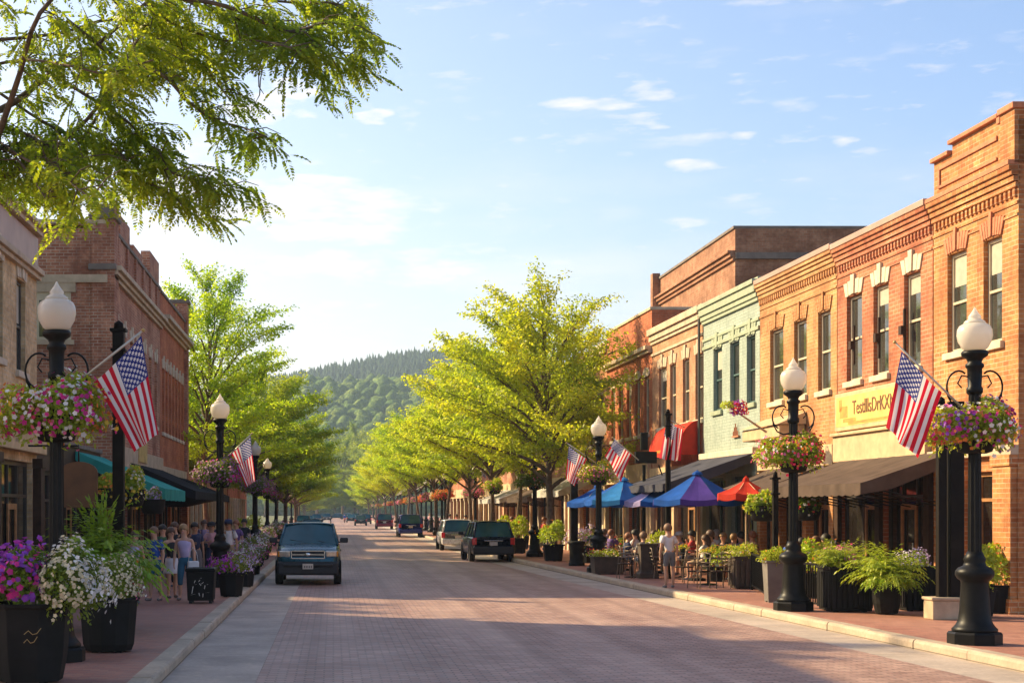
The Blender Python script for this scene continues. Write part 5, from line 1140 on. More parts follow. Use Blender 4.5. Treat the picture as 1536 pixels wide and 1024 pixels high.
# railing
def railing(label, x0, y0, x1, y1, h=.95, group='black cafe railings'):
    t = thing('iron_railing', label, 'railing', (x0, y0, .15), math.atan2(y1-y0, x1-x0), group); L = math.hypot(x1-x0, y1-y0); b = MB()
    b.box(0,L,-.02,.02,h-.04,h); b.box(0,L,-.018,.018,.1,.14); b.build('rail', M['black'], t)
    b = MB(); n = int(L/.11)
    for i in range(n+1): b.box(L*i/n-.009,L*i/n+.009,-.009,.009,.142,h-.042)
    b.build('balusters', M['black'], t)
    for x in (0, L): p = MB(); p.box(x-.03,x+.03,-.03,.03,0,h+.03); p.build('rail_post', M['black'], t)
    return t
a = XY(1205,71); c = XY(1242,73.5); railing('black iron railing between the second sunny-side lamp and the slatted planter', a[0], a[1], c[0], c[1])
a = XY(1128,58); c = XY(1150,65); railing('black iron railing section beside the brown planter', a[0], a[1], c[0], c[1])
a = XY(1060,59); c = XY(1098,59); 
# ---- cafe
def make_chair(label, loc, rz, group='metal cafe chairs'):
    t = thing('cafe_chair', label, 'chair', loc, rz, group); b = MB(); b.cbox((0,0,.45),(.42,.42,.035)); b.build('seat', M['darkwood'], t, bevel=.012)
    b = MB(); b.smooth = True; b.tube([(-.19,-.19,.45),(-.19,-.24,.68),(-.18,-.28,.90),(0,-.29,.93),(.18,-.28,.90),(.19,-.24,.68),(.19,-.19,.45)], .015, 6)
    for z in (.58,.68,.78): b.tube([(-.19,-.2-.1*(z-.45)/.45,z),(0,-.23-.12*(z-.45)/.45,z),(.19,-.2-.1*(z-.45)/.45,z)], .012, 5)
    b.build('backrest', M['steel2'], t)
    for x in (-1,1):
        for y in (-1,1): l = MB(); l.tube([(x*.18,y*.18,.45),(x*.20,y*.22,0)], .014, 6); l.build('leg', M['steel2'], t)
        a_ = MB(); a_.tube([(x*.2,-.22,.66),(x*.23,.0,.66),(x*.22,.16,.64),(x*.2,.18,.45)], .013, 5); a_.build('armrest', M['steel2'], t)
    return t

def make_table(label, loc, group='small round cafe tables', r=.4):
    t = thing('cafe_table', label, 'table', loc, 0, group); b = MB(); b.smooth = False; b.lathe([(r,.72),(r,.75)], 24); b.build('table_top', M['frame_dk'], t)
    b = MB(); b.lathe([(.03,.03),(.03,.72)], 8); b.build('pedestal', M['black'], t); b = MB(); b.lathe([(.25,0),(.24,.025),(.04,.05)], 16); b.build('base', M['black'], t); return t
CP = lambda px, s: (*XY(px, s), .15)
ch0 = make_chair('pale ladder-back chair just right of the standing boy', CP(1048, 57), 2.3)
def chair(px, s, rz, lab): return dup(ch0, CP(px, s), rz, lab)
chair(1080, 57, .2, 'chair seen from behind in front of the brown planter'); chair(1100, 55, -1.4, 'chair side-on behind the brown planter')
chair(938, 50, 1.6, 'chair left of the brown pedestal, turned side-on'); chair(950, 47.5, -.5, 'chair behind the brown pedestal'); chair(990, 50, -1.6, 'chair between the brown pedestal and the standing boy')
chair(1025, 53, .6, 'chair directly behind the standing boy'); chair(1062, 50, 2.9, 'chair at the back table under the purple parasol'); chair(1035, 48, .1, 'back chair left under the purple parasol')
chair(1120, 52, 1.2, 'chair behind the brown planter at the wall'); chair(915, 42, .4, 'chair behind the low dark box planter'); chair(1010, 45, 2.6, 'chair far back behind the standing boy')
tb0 = make_table('round table left of the brown pedestal', CP(948, 49), r=.38)
for px, s, lab in ((1062,54.5,'round table between the chairs right of the standing boy'),(1090,50,'round table of the pair in white under the purple parasol'),(1025,49,'round table behind the standing boy'),(900,41,'round table behind the low dark box planter'),(1215,61,'round table inside the railing')): dup(tb0, CP(px, s), 0, lab)
def parasol(label, px, s, ztop, zrim, r, mat, mat2=None, valance=.16, sides=8, group='cafe parasols', tilt=0, rz=.2):
    t = thing('parasol', label, 'parasol', CP(px, s), rz, group); zt, zr = ztop-.15, zrim-.15
    b = MB(); b.tube([(0,0,.05),(0,0,zt+.02)], .025, 8); b.build('pole', M['tanpaint'], t); b = MB(); b.lathe([(.25,0),(.24,.07),(.05,.1)], 14); b.build('base', M['black'], t)
    b = MB(); mats = [mat, mat2 or mat]
    for k in range(sides):
        b.cur = k % 2 if mat2 else 0; a0, a1 = 2*PI*k/sides, 2*PI*(k+1)/sides; n = 5; prev = None
        for i in range(n+1):
            u = .06+.94*i/n; sg = .10*math.sin(u*PI)*-1; row = []
            for j in range(5):
                w = j/4; a_ = a0+(a1-a0)*w; q = math.cos(PI/sides)/math.cos((w-.5)*(a1-a0)); row.append((r*u*q*math.cos(a_), r*u*q*math.sin(a_), zt+(zr-zt)*u**1.05+sg*.4-.05*u*math.sin(w*PI)))
            if prev:
                for j in range(4): b.poly([prev[j], prev[j+1], row[j+1], row[j]])
            prev = row
        for j in range(4):
            p, q_ = prev[j], prev[j+1]; b.poly([p, q_, (q_[0]*1.01,q_[1]*1.01,q_[2]-valance), (p[0]*1.01,p[1]*1.01,p[2]-valance)])
    b.cur = 0; cn = b.build('canopy', mats, t, solid=.008)
    b = MB(); b.lathe([(r*.13,zt-.05),(r*.10,zt+.02),(.03,zt+.07),(0,zt+.1)], 8, rot=0); b.build('vent_cap', mat, cn)
    b = MB()
    for k in range(sides): a_ = 2*PI*k/sides; b.tube([(0,0,zt-.02),(r*.98*math.cos(a_),r*.98*math.sin(a_),zr-.03)], .01, 4)
    b.build('ribs', M['tanpaint'], cn); return t
parasol('large blue and purple parasol in the middle of the cafe', 1046, 51.5, 3.28, 2.52, 1.35, FB['blue'], FB['purple'])
parasol('bright blue parasol right of the lamp before the flags', 936, 44, 3.25, 2.55, 1.35, FB['sky'], FB['blue'], rz=.5); parasol('blue parasol left of the lamp, behind the flag', 896, 40, 3.1, 2.5, 1.2, FB['blue'], FB['sky'])
parasol('lavender and blue parasol behind the big purple one', 992, 46, 3.1, 2.5, 1.2, FB['lavender'], FB['blue'], rz=0); parasol('red parasol right of the big purple one', 1119, 55, 3.05, 2.66, .8, FB['red'], valance=.16)
parasol('orange parasol beneath the slate awning, half hidden by the purple one', 985, 42.5, 3.3, 2.7, 1.2, FB['orange'])
b = MB()
# pair of small table flower pots
pot0 = planter('table_flowers', 'orange and yellow flowers on the table behind the chairs', (*XY(1062,54.2), .90), [(.08,0),(.1,.14)], feet=False, fol=[((0,0,.2),(.28,.2,.14),300,.07,'leaf_yel')], flo=[((0,0,.22),(.28,.2,.14),50,.06,['orange','yellow'])], cat='potted flowers', group='flower pots on the cafe tables')
pot0.scale = (.75,)*3; dup(pot0, (*XY(1090,49.8), .90), label='orange flowers on the table of the pair in white'); dup(pot0, (*XY(1024,48.8), .90), label='orange flowers on the table behind the standing boy')
# ------------------------------------------------------------ vehicles (front towards local +y)
def paint(name, c, metal=.3):
    t = NT(name); co = t.coord(); n = t.noise(1.2, 4, co); t.base(t.mix(t.ramp(n, .35, .7, 0, .35), c, tuple(x*.7+.01 for x in c)))
    t.set(Metallic=metal, Coat_Weight=.3, Coat_Roughness=.05, Specular_IOR_Level=.25); t.l(t.ramp(t.noise(9, 3, co), .3, .7, .22, .38), t.p.inputs['Roughness']); return t.m
PT = dict(teal=paint('deep_teal_paint', (.006,.075,.11)), navy=paint('dark_navy_paint', (.012,.018,.045)), blue=paint('dark_blue_paint', (.022,.035,.20)), silver=paint('silver_paint', (.62,.62,.62), .35),
          maroon=paint('maroon_paint', (.20,.015,.05)), black=paint('black_paint', (.012,.012,.014)), white=paint('white_car_paint', (.6,.6,.6), 0), red=paint('red_car_paint', (.3,.02,.02)), green=paint('green_car_paint', (.03,.12,.08)))
M['headlight'] = plain('headlight_lens', (.60,.52,.40), .12, .3, var=.25, scale=14, coat=1); M['amber'] = plain('amber_lens', (.65,.25,.02), .2, var=.2, coat=1); M['taillight'] = plain('red_lens', (.60,.015,.02), .15, var=.3, scale=12, coat=1)
M['plate'] = plain('number_plate', (.55,.48,.40), .5, var=.1)
def make_car(name, label, cat, loc, rz, col, W=.95, L=4.6, zb=.30, belt=1.12, zr=1.78, hood=1.06, yc=(-.46,-.40,.12,.26), wr=.36, rails=True, group=None, detail=True, bump='plastic_dk'):
    """yc: fractions of L: rear glass bottom, roof rear, roof front, windscreen bottom"""
    t = thing(name, label, cat, loc, rz, group); pm = PT[col]; h = L/2
    b = MB(); b.smooth = True
    st = [(-1,.86,zb+.16,belt-.12),(-.975,.93,zb+.05,belt-.03),(-.86,.985,zb,belt),(-.5,1,zb,belt),(0,1,zb,belt),(.40,1,zb,belt-.01),(yc[3]*2,.99,zb,belt-.03),(yc[3]*2+.14,.98,zb,hood),(.78,.96,zb+.01,hood-.06),(.93,.90,zb+.04,hood-.14),(.985,.83,zb+.09,hood-.27),(1,.78,zb+.17,hood-.33)]
    st.sort(); rows = []
    for y, w, z0, z1 in st:
        w *= W; hh = z1-z0; half = [(0,z0),(w*.85,z0),(w*.965,z0+.06*hh+.02),(w*.995,z0+.28*hh),(w,z0+.55*hh),(w*.985,z0+.80*hh),(w*.95,z0+.93*hh),(w*.86,z1-.005),(w*.5,z1+.02),(0,z1+.03)]
        rows.append([(x, y*h, z) for x, z in half]+[(-x, y*h, z) for x, z in half[-2:0:-1]])
    n0 = len(b.v); m = len(rows[0])
    for r_ in rows: b.v += r_
    for i in range(len(rows)-1):
        for j in range(m): b.face((n0+i*m+j, n0+i*m+(j+1)%m, n0+(i+1)*m+(j+1)%m, n0+(i+1)*m+j))
    b.face([n0+j for j in range(m)]); b.face([n0+(len(rows)-1)*m+j for j in range(m)])
    body = b.build('body', pm, t)
    # greenhouse corners
    yb0, yt0, yt1, yb1 = [q*L for q in yc]; wb, wt = W*.90, W*.74; zg = belt-.02
    Pt = lambda x, y, z: Vector((x, y, z))
    RB, RT, FT, FB_ = (wb,yb0,zg), (wt,yt0,zr-.05), (wt,yt1,zr-.05), (wb,yb1,zg-.02)
    mir = lambda p: (-p[0], p[1], p[2])
    def panel(nm, q, mat, bow=0., inset=0., par=t):
        bb = MB(); bb.smooth = True; a, c, d, e = [Vector(x) for x in q]; cen = (a+c+d+e)/4
        nn = (c-a).cross(e-a).normalized();
        if nn.dot(cen-Vector((0, cen.y*.4, .9))) < 0: nn = -nn
        bb.grid(lambda u, v: (a*(1-u)*(1-v)+c*u*(1-v)+d*u*v+e*(1-u)*v)+nn*(bow*math.sin(u*PI)*.9+.0), 8, 3); return bb.build(nm, mat, par)
    panel('windshield', [mir(FB_), FB_, FT, mir(FT)], M['glass_car'], .07)
    panel('rear_window', [mir(RB), RB, RT, mir(RT)], M['glass_car'], .05)
    for s_ in (1, -1):
        q = [RB, FB_, FT, RT]; q = q if s_ > 0 else [mir(x) for x in q]; sw = panel('side_window', q, M['glass_car'], .0)
        pb = MB()
        for f in (.30, .62):
            a = Vector(q[0]).lerp(Vector(q[1]), f); c = Vector(q[3]).lerp(Vector(q[2]), f); a.x += s_*.006; c.x += s_*.006; pb.tube([a, c], .035, 6)
        pb.build('pillar', M['plastic_dk'], sw)
    b = MB(); b.smooth = True
    for s_ in (1, -1):
        k = (lambda p: p) if s_ > 0 else mir
        b.tube([k(FB_), k(FT)], .035, 6); b.tube([k(RB), k(RT)], .045, 6)
        b.tube([k(RT), k(FT)], .04, 6)
    b.grid(lambda u, v: ((wt+.015)*(2*u-1), yt0-.06+(yt1-yt0+.12)*v, zr-.045+.07*(1-(2*u-1)**4)*(1-.35*(2*v-1)**2)), 12, 8); b.build('roof', pm, t, solid=.02)
    if rails:
        for s_ in (1, -1): r_ = MB(); r_.tube([(s_*wt*.93,yt0+.15,zr+.01),(s_*wt*.93,yt0+.2,zr+.06),(s_*wt*.93,yt1-.3,zr+.06),(s_*wt*.93,yt1-.22,zr+.01)], .016, 5); r_.build('roof_rail', M['steel2'], t)
    # wheels
    for s_ in (1, -1):
        for yy in (-.60*h, .64*h):
            w_ = MB(); w_.smooth = True; pr = [(wr*.62,-.10),(wr*.93,-.115),(wr,-.085),(wr,.085),(wr*.93,.115),(wr*.62,.10)]
            k = MB(); k.smooth = True; k.lathe(pr, 22); k.v = [(z, x, y) for x, y, z in k.v]; wh = k.build('wheel', M['rubber'], t, (s_*(W-.10), yy, wr))
            k = MB(); k.lathe([(wr*.62,-.07),(wr*.55,-.05),(wr*.2,-.045),(0,-.05)], 20); k.lathe([(wr*.62,.07),(wr*.55,.05),(wr*.2,.045),(0,.05)], 20); k.v = [(z, x, y) for x, y, z in k.v]; k.build('rim', M['steel'], wh)
            a = MB(); 
            for i in range(12):
                t0, t1 = PI*i/12-.0, PI*(i+1)/12; r1, r2 = wr+.03, wr+.10; X = s_*(W+.004)
                f = lambda r, q: (X, yy+math.cos(q)*r, max(zb+.02, wr+math.sin(q)*r)); a.poly([f(r1,t0), f(r2,t0), f(r2,t1), f(r1,t1)])
                g = lambda q: (X, yy, wr); a.poly([(X-s_*.002, yy, wr), (X-s_*.002, yy+math.cos(t0)*r1, wr+math.sin(t0)*r1), (X-s_*.002, yy+math.cos(t1)*r1, wr+math.sin(t1)*r1)])
            a.build('wheel_arch', M['plastic_dk'], t)
        mr = MB(); mr.cbox((s_*(W+.10), yb1-.22, belt+.10), (.24,.11,.16)); mr.build('mirror', M['plastic_dk'], t, bevel=.035)
        ms = MB(); ms.tube([(s_*(W-.1), yb1-.2, belt+.02), (s_*(W+.03), yb1-.21, belt+.06)], .025, 6); ms.build('mirror_arm', M['plastic_dk'], t)
        for yy, zz in ((-.1*h, belt-.22), (.28*h, belt-.22)): dh = MB(); dh.cbox((s_*(W+.004), yy, zz), (.03,.16,.03)); dh.build('door_handle', M['plastic_dk'], t)
    # front end
    zf = hood-.33; f0 = h
    b = MB(); b.cbox((0, f0-.06, zb+.20), (W*1.86,.30,.40)); b.cbox((0,f0+.06,zb+.30),(W*1.5,.16,.14)); b.build('front_bumper', PT.get(bump) or M[bump], t, bevel=.06)
    for s_ in (1, -1):
        b = MB(); b.smooth = False; b.cbox((s_*W*.70, f0-.115, zf+.11), (W*.36,.20,.19), rz=-s_*.22); hl = b.build('headlight', M['headlight'], t, bevel=.04)
        b = MB(); b.cbox((s_*W*.865, f0-.13, zf+.11), (W*.06,.20,.16), rz=-s_*.3); b.build('turn_signal', M['amber'], hl, bevel=.01)
        b = MB(); b.smooth = True; b.lathe([(0,.0),(.05,.01),(.055,.03)], 12); b.v = [(x, -z+.03, y) for x, y, z in b.v]; b.build('fog_lamp', M['headlight'], t, (s_*W*.66, f0+.06, zb+.22))
    b = MB(); gw, gz0, gz1 = W*.50, zf-.02, zf+.20; b.cbox((0, f0-.035, (gz0+gz1)/2), (gw*2, .06, gz1-gz0)); gr = b.build('grille', M['plastic_dk'], t, bevel=.02)
    b = MB()
    for z in (gz0, (gz0+gz1)/2, gz1): b.cbox((0, f0+.0, z), (gw*2+.03, .03, .018))
    for s_ in (1,-1): b.cbox((s_*gw, f0+.0, (gz0+gz1)/2), (.02,.03,gz1-gz0+.018))
    b.build('grille_trim', M['chrome'], gr)
    b = MB(); b.smooth = True; b.lathe([(.085,0),(.08,.014),(.05,.02),(0,.022)], 16, sy=.68); b.v = [(x, z, y) for x, y, z in b.v]; em = b.build('emblem', M['chrome'], gr, (0, f0+.018, (gz0+gz1)/2))
    b = MB(); b.cbox((0, f0+.155, zb+.26), (.31,.012,.16)); pl = b.build('number_plate', M['plate'], t)
    b = MB()
    for k in range(5): b.cbox((-.10+.05*k, f0+.163, zb+.25), (.024,.004,.065))
    b.build('plate_character', M['frame_dk'], pl)
    wp = MB(); wp.smooth = True
    for s_ in (.15, -.5): wp.tube([(s_*W, yb1-.01, zg+.06), (s_*W+.42*W, yb1-.13, zg+.14)], .008, 4)
    wp.build('wiper', M['plastic_dk'], t)
    # rear end
    b = MB(); b.cbox((0, -f0+.03, zb+.20), (W*1.88,.28,.34)); b.build('rear_bumper', PT.get(bump) or M[bump], t, bevel=.06)
    for s_ in (1, -1): b = MB(); b.cbox((s_*W*.86, -f0+.12, belt-.20), (W*.22,.24,.30), rz=s_*.15); b.build('taillight', M['taillight'], t, bevel=.03)
    b = MB(); b.cbox((0, -f0+.01, belt-.30), (.34,.03,.16)); b.build('number_plate', M['plate'], t); b = MB(); b.cbox((0,-f0+.0,belt-.17),(.8,.05,.04)); b.build('tailgate_trim', M['chrome'], t, bevel=.01)
    return t
GC = 'cars parked along the sunny kerb'
x, y = XY(462, 51)
make_car('teal_suv', 'deep teal SUV with chrome-edged grille coming towards the camera beside the left kerb', 'car', (x, y+2.3, 0), PI, 'teal', W=.97, L=4.7, belt=1.20, zr=1.80, hood=1.14, yc=(-.47,-.42,.08,.24))
x, y = XY(738, 35.3)
make_car('dark_suv', 'dark navy SUV with red tail lights, nearest parked on the right', 'car', (x, y+2.3, 0), .03, 'navy', W=.93, L=4.6, belt=1.08, zr=1.72, hood=1.0, yc=(-.48,-.40,.10,.27), group=GC)
x, y = XY(690, 27.5)
make_car('silver_minivan', 'silver minivan parked directly ahead of the dark navy SUV', 'car', (x-.1, y+2.3, 0), .0, 'silver', W=.93, L=4.7, belt=1.05, zr=1.68, hood=1.0, yc=(-.49,-.43,.16,.34), rails=False, group=GC, bump='silver')
x, y = XY(616, 18.4)
make_car('blue_suv', 'dark blue boxy SUV parked on the right ahead of the silver minivan', 'car', (x, y+2.3, 0), .0, 'blue', W=1.0, L=4.8, belt=1.15, zr=1.85, hood=1.1, yc=(-.49,-.45,.12,.27), group=GC, bump='blue')
x, y = XY(577, 12.9)
make_car('maroon_suv', 'maroon SUV parked on the right beyond the dark blue one', 'car', (x, y+2.3, 0), .0, 'maroon', W=1.0, L=4.7, belt=1.12, zr=1.8, hood=1.06, yc=(-.48,-.43,.10,.27), group=GC, bump='maroon')
x, y = XY(549, 9.3)
ch = make_car('black_hatchback', 'small dark hatchback far up the right side beyond the maroon SUV', 'car', (x, y+2, 0), .0, 'black', W=.9, L=4.2, belt=.98, zr=1.6, hood=.95, rails=False, group=GC)
x, y = XY(467, 19)
sd_ = make_car('blue_sedan', 'car half hidden behind the roof of the teal SUV', 'car', (x, y+2, 0), PI, 'teal', W=.9, L=4.5, belt=.95, zr=1.5, hood=.92, yc=(-.38,-.22,.08,.24), rails=False)
GD = 'small cars near the street end'
for px, s, rz, src, lab in ((490,7.6,PI,ch,'small dark car far ahead just right of the teal SUV roof'),(505,6.0,1.5,sd_,'far car crossing the street end, seen side-on'),(520,5.6,1.4,sd_,'far car at the street end right of the crossing one'),(533,7.2,0,ch,'far dark car between the motorcycle and the small hatchback'),(483,6.6,PI,sd_,'far car at the left edge of the street end'),(475,9.2,PI,ch,'far car by the left kerb under the dark trees'),(462,10.8,PI,sd_,'second far parked car on the left kerb under the trees'),(541,10.3,0,sd_,'far teal car in the right lane beside the small hatchback'),(527,8.2,0,sd_,'far teal car just right of the motorcycle'),(455,12.5,PI,ch,'far parked car on the left kerb, nearest behind the half hidden one')):
    x, y = XY(px, s); dup(src, (x, y, 0), rz, lab, GD)
# motorcycle with rider, far up the road
x, y = XY(517, 8.6); t = thing('motorcycle', 'far motorcycle riding up the middle of the road', 'motorcycle', (x, y, 0))
b = MB(); b.smooth = True; b.tube([(0,-.5,.65),(0,0,.75),(0,.45,.85)], [.14,.2,.12], 8); b.cbox((0,.0,.45),(.3,.5,.35)); b.build('body', PT['red'], t, bevel=.04)
for yy in (-.7,.7): k = MB(); k.smooth = True; k.lathe([(.2,-.06),(.32,-.05),(.32,.05),(.2,.06)], 18); k.v = [(z, x_, y_) for x_, y_, z in k.v]; k.build('wheel', M['rubber'], t, (0, yy, .32))
k = MB(); k.tube([(-.38,.45,1.02),(0,.55,.98),(.38,.45,1.02)], .02, 5).tube([(0,.7,.32),(0,.5,1.0)], .03, 5); k.build('handlebar', M['chrome'], t)
k = MB(); k.cbox((0,-.72,.72),(.2,.06,.1)); k.build('taillight', M['taillight'], t)
MOTO = (x, y)
# ------------------------------------------------------------ people
def skin_obj(name, J, E, mat, parent, sub=1, root=0):
    """J: list of (pos, radius); E: edges; one continuous skinned surface"""
    me = bpy.data.meshes.new(name); me.from_pydata([tuple(p) for p, r in J], E, []); me.update()
    ob = link(name, me, parent); md = ob.modifiers.new('skin', 'SKIN'); md.use_smooth_shade = True; md.branch_smoothing = .5
    sv = me.skin_vertices[0].data if me.skin_vertices else None
    if sv is None:
        me.skin_vertices  # created by the modifier when missing
    for i, (p, r) in enumerate(J):
        me.skin_vertices[0].data[i].radius = (r, r) if not hasattr(r, '__len__') else r
    me.skin_vertices[0].data[root].use_root = True
    ss = ob.modifiers.new('sub', 'SUBSURF'); ss.levels = sub; ss.render_levels = sub
    me.materials.append(mat); return ob
SK = {k: plain('skin_'+k, c, .55, var=.08) for k, c in dict(light=(.55,.30,.19), tan=(.42,.21,.12), brown=(.20,.10,.06))}if False else {k: plain('skin_'+k, c, .55, var=.08) for k, c in (('light',(.55,.30,.19)),('tan',(.42,.21,.12)),('brown',(.20,.10,.06)))}
HA = {k: plain('hair_'+k, c, .6, var=.3, scale=20) for k, c in (('blond',(.30,.17,.07)),('brown',(.09,.045,.025)),('dark',(.02,.014,.011)),('grey',(.35,.32,.29)),('auburn',(.25,.09,.035)),('sandy',(.17,.085,.04)))}
CL = {k: plain('cloth_'+k, c, .85, var=.15, scale=5, bump=.25) for k, c in (('white',(.62,.60,.60)),('lavender',(.46,.38,.56)),('blue',(.02,.08,.34)),('teal',(.02,.11,.18)),('black',(.015,.015,.02)),('grey',(.16,.155,.16)),('navy',(.02,.03,.08)),('pink',(.62,.33,.36)),('red',(.45,.03,.03)),('khaki',(.30,.22,.13)),('green',(.05,.12,.05)),('purple',(.14,.07,.22)),('plum',(.22,.15,.25)))}
def person(label, loc, rz, h=1.72, pose='stand', skin='light', hair='brown', top='white', bottom='navy', long_hair=False, sleeves='short', legs='shorts', arms=None, stride=None, turn=0., group=None, hat=None, detail=True, lean=0.):
    k = h/1.72; t = thing('person', label, 'person', loc, rz, group); V = lambda x, y, z: Vector((x, y, z))*k
    pr_ = random.Random(label); sway = pr_.uniform(-.035,.035); lean = lean or pr_.uniform(-.04,.10)
    stride = pr_.uniform(-.13,.13) if stride is None else stride
    sit = pose == 'sit'; pz = .55 if sit else .95; oy = -.02
    T = lambda z: V(sway*(z-pz)*2, oy + lean*(z-pz), z)
    pel = V(0, oy, pz); sp = T(pz+.17); ch = T(pz+.36); nk = T(pz+.53); jaw = T(pz+.585)+V(0,.016,0); hd = T(pz+.67)+V(0,.02,0); cr = T(pz+.745)+V(0,.01,0)
    J = [(pel,.115*k),(sp,.098*k),(ch,.112*k),(nk,.078*k),(jaw,.072*k),(hd,.098*k),(cr,.070*k)]; E = [(0,1),(1,2),(2,3),(3,4),(4,5),(5,6)]
    def add(p, r, par): J.append((p, r)); E.append((par, len(J)-1)); return len(J)-1
    nose = add(hd+V(0,.122,-.012), .015*k, 5)
    for s in (1,-1): add(hd+V(s*.095,0,-.005), .018*k, 5)
    legJ = {}; armJ = {}
    for s in (1,-1):
        if sit: hip, kn, an, to = V(s*.10,.05,.52), V(s*.13,.46,.52), V(s*.13,.44,.09), V(s*.15,.60,.035)
        else: st = stride*s; hip, kn, an, to = V(s*.095,oy,.88), V(s*.105,.02+st*.5,.49+abs(st)*.02), V(s*.11,-.02+st,.085), V(s*.135,.14+st,.03)
        a = add(hip, .098*k, 0); b = add(hip.lerp(kn,.5), .078*k, a); c = add(kn, .056*k, b); cf = add(kn.lerp(an,.35)+V(0,-.015,0), .057*k, c); d = add(an, .036*k, cf); e = add(to, .032*k, d); legJ[s] = (hip, kn, an, to)
        mode = (arms or {}).get(s, pr_.choice(('down','down','bent')) if not sit else pr_.choice(('table','table','up')))
        sh = ch+V(s*.165,0,.085)
        if mode == 'down': el, wr, fd = sh+V(s*.06,-.03,-.28), sh+V(s*.075,.04,-.53), V(0,.02,-1)
        elif mode == 'table': el, wr, fd = sh+V(s*.05,.10,-.25), sh+V(-s*.02,.34,-.22), V(-s*.2,1,-.1)
        elif mode == 'bent': el, wr, fd = sh+V(s*.08,-.04,-.27), sh+V(-s*.05,.20,-.24), V(-s*.5,1,.1)
        elif mode == 'up': el, wr, fd = sh+V(s*.07,.12,-.22), sh+V(-s*.04,.20,.04), V(-s*.3,.3,1)
        i0 = add(sh, .054*k, 2); i1 = add(sh.lerp(el,.5), .046*k, i0); i2 = add(el, .038*k, i1); i3 = add(el.lerp(wr,.4), .036*k, i2); i4 = add(wr, .024*k, i3); armJ[s] = (sh, el, wr)
        fd = fd.normalized(); side = fd.cross(Vector((s,0,0))) if abs(fd.x) < .9 else Vector((0,0,1)); side = side.normalized()
        pm = wr+fd*.055*k; i5 = add(pm, .028*k, i4)
        if detail:
            for q in range(4):
                off = side*((q-1.5)*.019*k); ln = (.07,.08,.075,.058)[q]*k; cur = Vector((-s*.012,0,0))*k
                f1 = add(pm+off+fd*.035*k, .0088*k, i5); f2 = add(pm+off*1.1+fd*(.035*k+ln*.5)+cur*.6, .0078*k, f1); add(pm+off*1.05+fd*(.03*k+ln*.9)+cur*2.2, .0065*k, f2)
            th = add(pm-side*.032*k-fd*.0*k, .0095*k, i5); add(pm-side*.05*k+fd*.035*k+Vector((-s*.01,0,0))*k, .008*k, th)
    body = skin_obj('body', J, E, SK[skin], t, 2 if detail else 1)
    # shirt
    g = 1.0; J = [(pel+V(0,0,-.06),.150*k),(sp,.145*k),(ch,.168*k),(ch+V(0,0,.135)+Vector((0,lean*.1,0)),.118*k)]; E = [(0,1),(1,2),(2,3)]
    for s in (1,-1):
        sh, el, wr = armJ[s]; a = add(sh, .088*k, 2)
        if sleeves == 'none': continue
        if sleeves == 'short': b = add(sh.lerp(el,.45), .080*k, a); add(sh.lerp(el,.68), .078*k, b)
        else: b = add(sh.lerp(el,.5), .072*k, a); c = add(el, .062*k, b); add(el.lerp(wr,.9), .048*k, c)
    skin_obj('shirt', J, E, CL[top], t, 1)
    # lower clothing
    if legs == 'skirt':
        m = MB(); m.smooth = True; m.lathe([(.15*k,0),(.17*k,-.12*k),(.21*k,-.36*k),(.215*k,-.38*k)], 14, c=tuple(pel+V(0,0,.04))); m.build('skirt', CL[bottom], t)
    else:
        J = [(pel+V(0,0,.02),.155*k),(pel+V(0,0,.10),.145*k)]; E = [(0,1)]
        for s in (1,-1):
            hip, kn, an, to = legJ[s]; a = add(hip, .112*k, 0)
            b = add(hip.lerp(kn,.5), .094*k, a); c = add(hip.lerp(kn,.86), .082*k, b)
            if legs == 'long': d = add(kn, .072*k, c); e = add(kn.lerp(an,.5), .062*k, d); add(kn.lerp(an,.93), .052*k, e)
            if legs == 'capri': d = add(kn, .07*k, c); add(kn.lerp(an,.4), .066*k, d)
        skin_obj('trousers', J, E, CL[bottom], t, 1)
    for s in (1,-1):
        hip, kn, an, to = legJ[s]; J = [(an+V(0,-.04,-.045),.042*k),(an.lerp(to,.5)+V(0,.01,-.02),.042*k),(to+V(0,.03,.005),.034*k)]; skin_obj('shoe', J, [(0,1),(1,2)], CL['grey' if s > 0 or True else 'white'], t, 1)
    # hair
    m = MB(); m.smooth = True; c0 = hd+V(0,-.014,.022); n1, n2 = 14, 9
    def hf(u, v):
        a = 2*PI*u; th = v*PI*(.50 + (.24 if True else 0)*(1-math.sin(a))/2 + (.14 if long_hair else 0)*(1-math.sin(a))/2); r = .120*k
        return c0+Vector((math.cos(a)*math.sin(th)*r*.93, math.sin(a)*math.sin(th)*r*1.05, math.cos(th)*r*1.04))
    m.grid(hf, n1, n2); hr = m.build('hair', HA[hair], t, solid=.012)
    if long_hair:
        m = MB(); m.smooth = True; m.tube([c0+V(0,-.07,.02), c0+V(0,-.11,-.12), c0+V(0,-.10,-.26)], [.07*k,.075*k,.035*k], 10); m.build('long_hair', HA[hair], hr)
    if hat: m = MB(); m.smooth = True; m.lathe([(.125,.02),(.125,.07),(.10,.12),(0,.14)], 14, c=tuple(c0)); m.lathe([(.19,.015),(.12,.03)], 14, c=tuple(c0+V(0,.05,0))); m.build('cap', CL[hat], t)
    if detail:
        m = MB(); m.smooth = True
        for s in (1,-1): m.lathe([(0,-.011),(.011,0),(0,.011)], 8, c=tuple(hd+V(s*.034,.088,.008)))
        m.build('eyes', HA['dark'], t); m = MB(); m.cbox(tuple(hd+V(0,.092,-.052)), (.045*k,.01,.01)); m.build('mouth', CL['pink'], t)
    return t
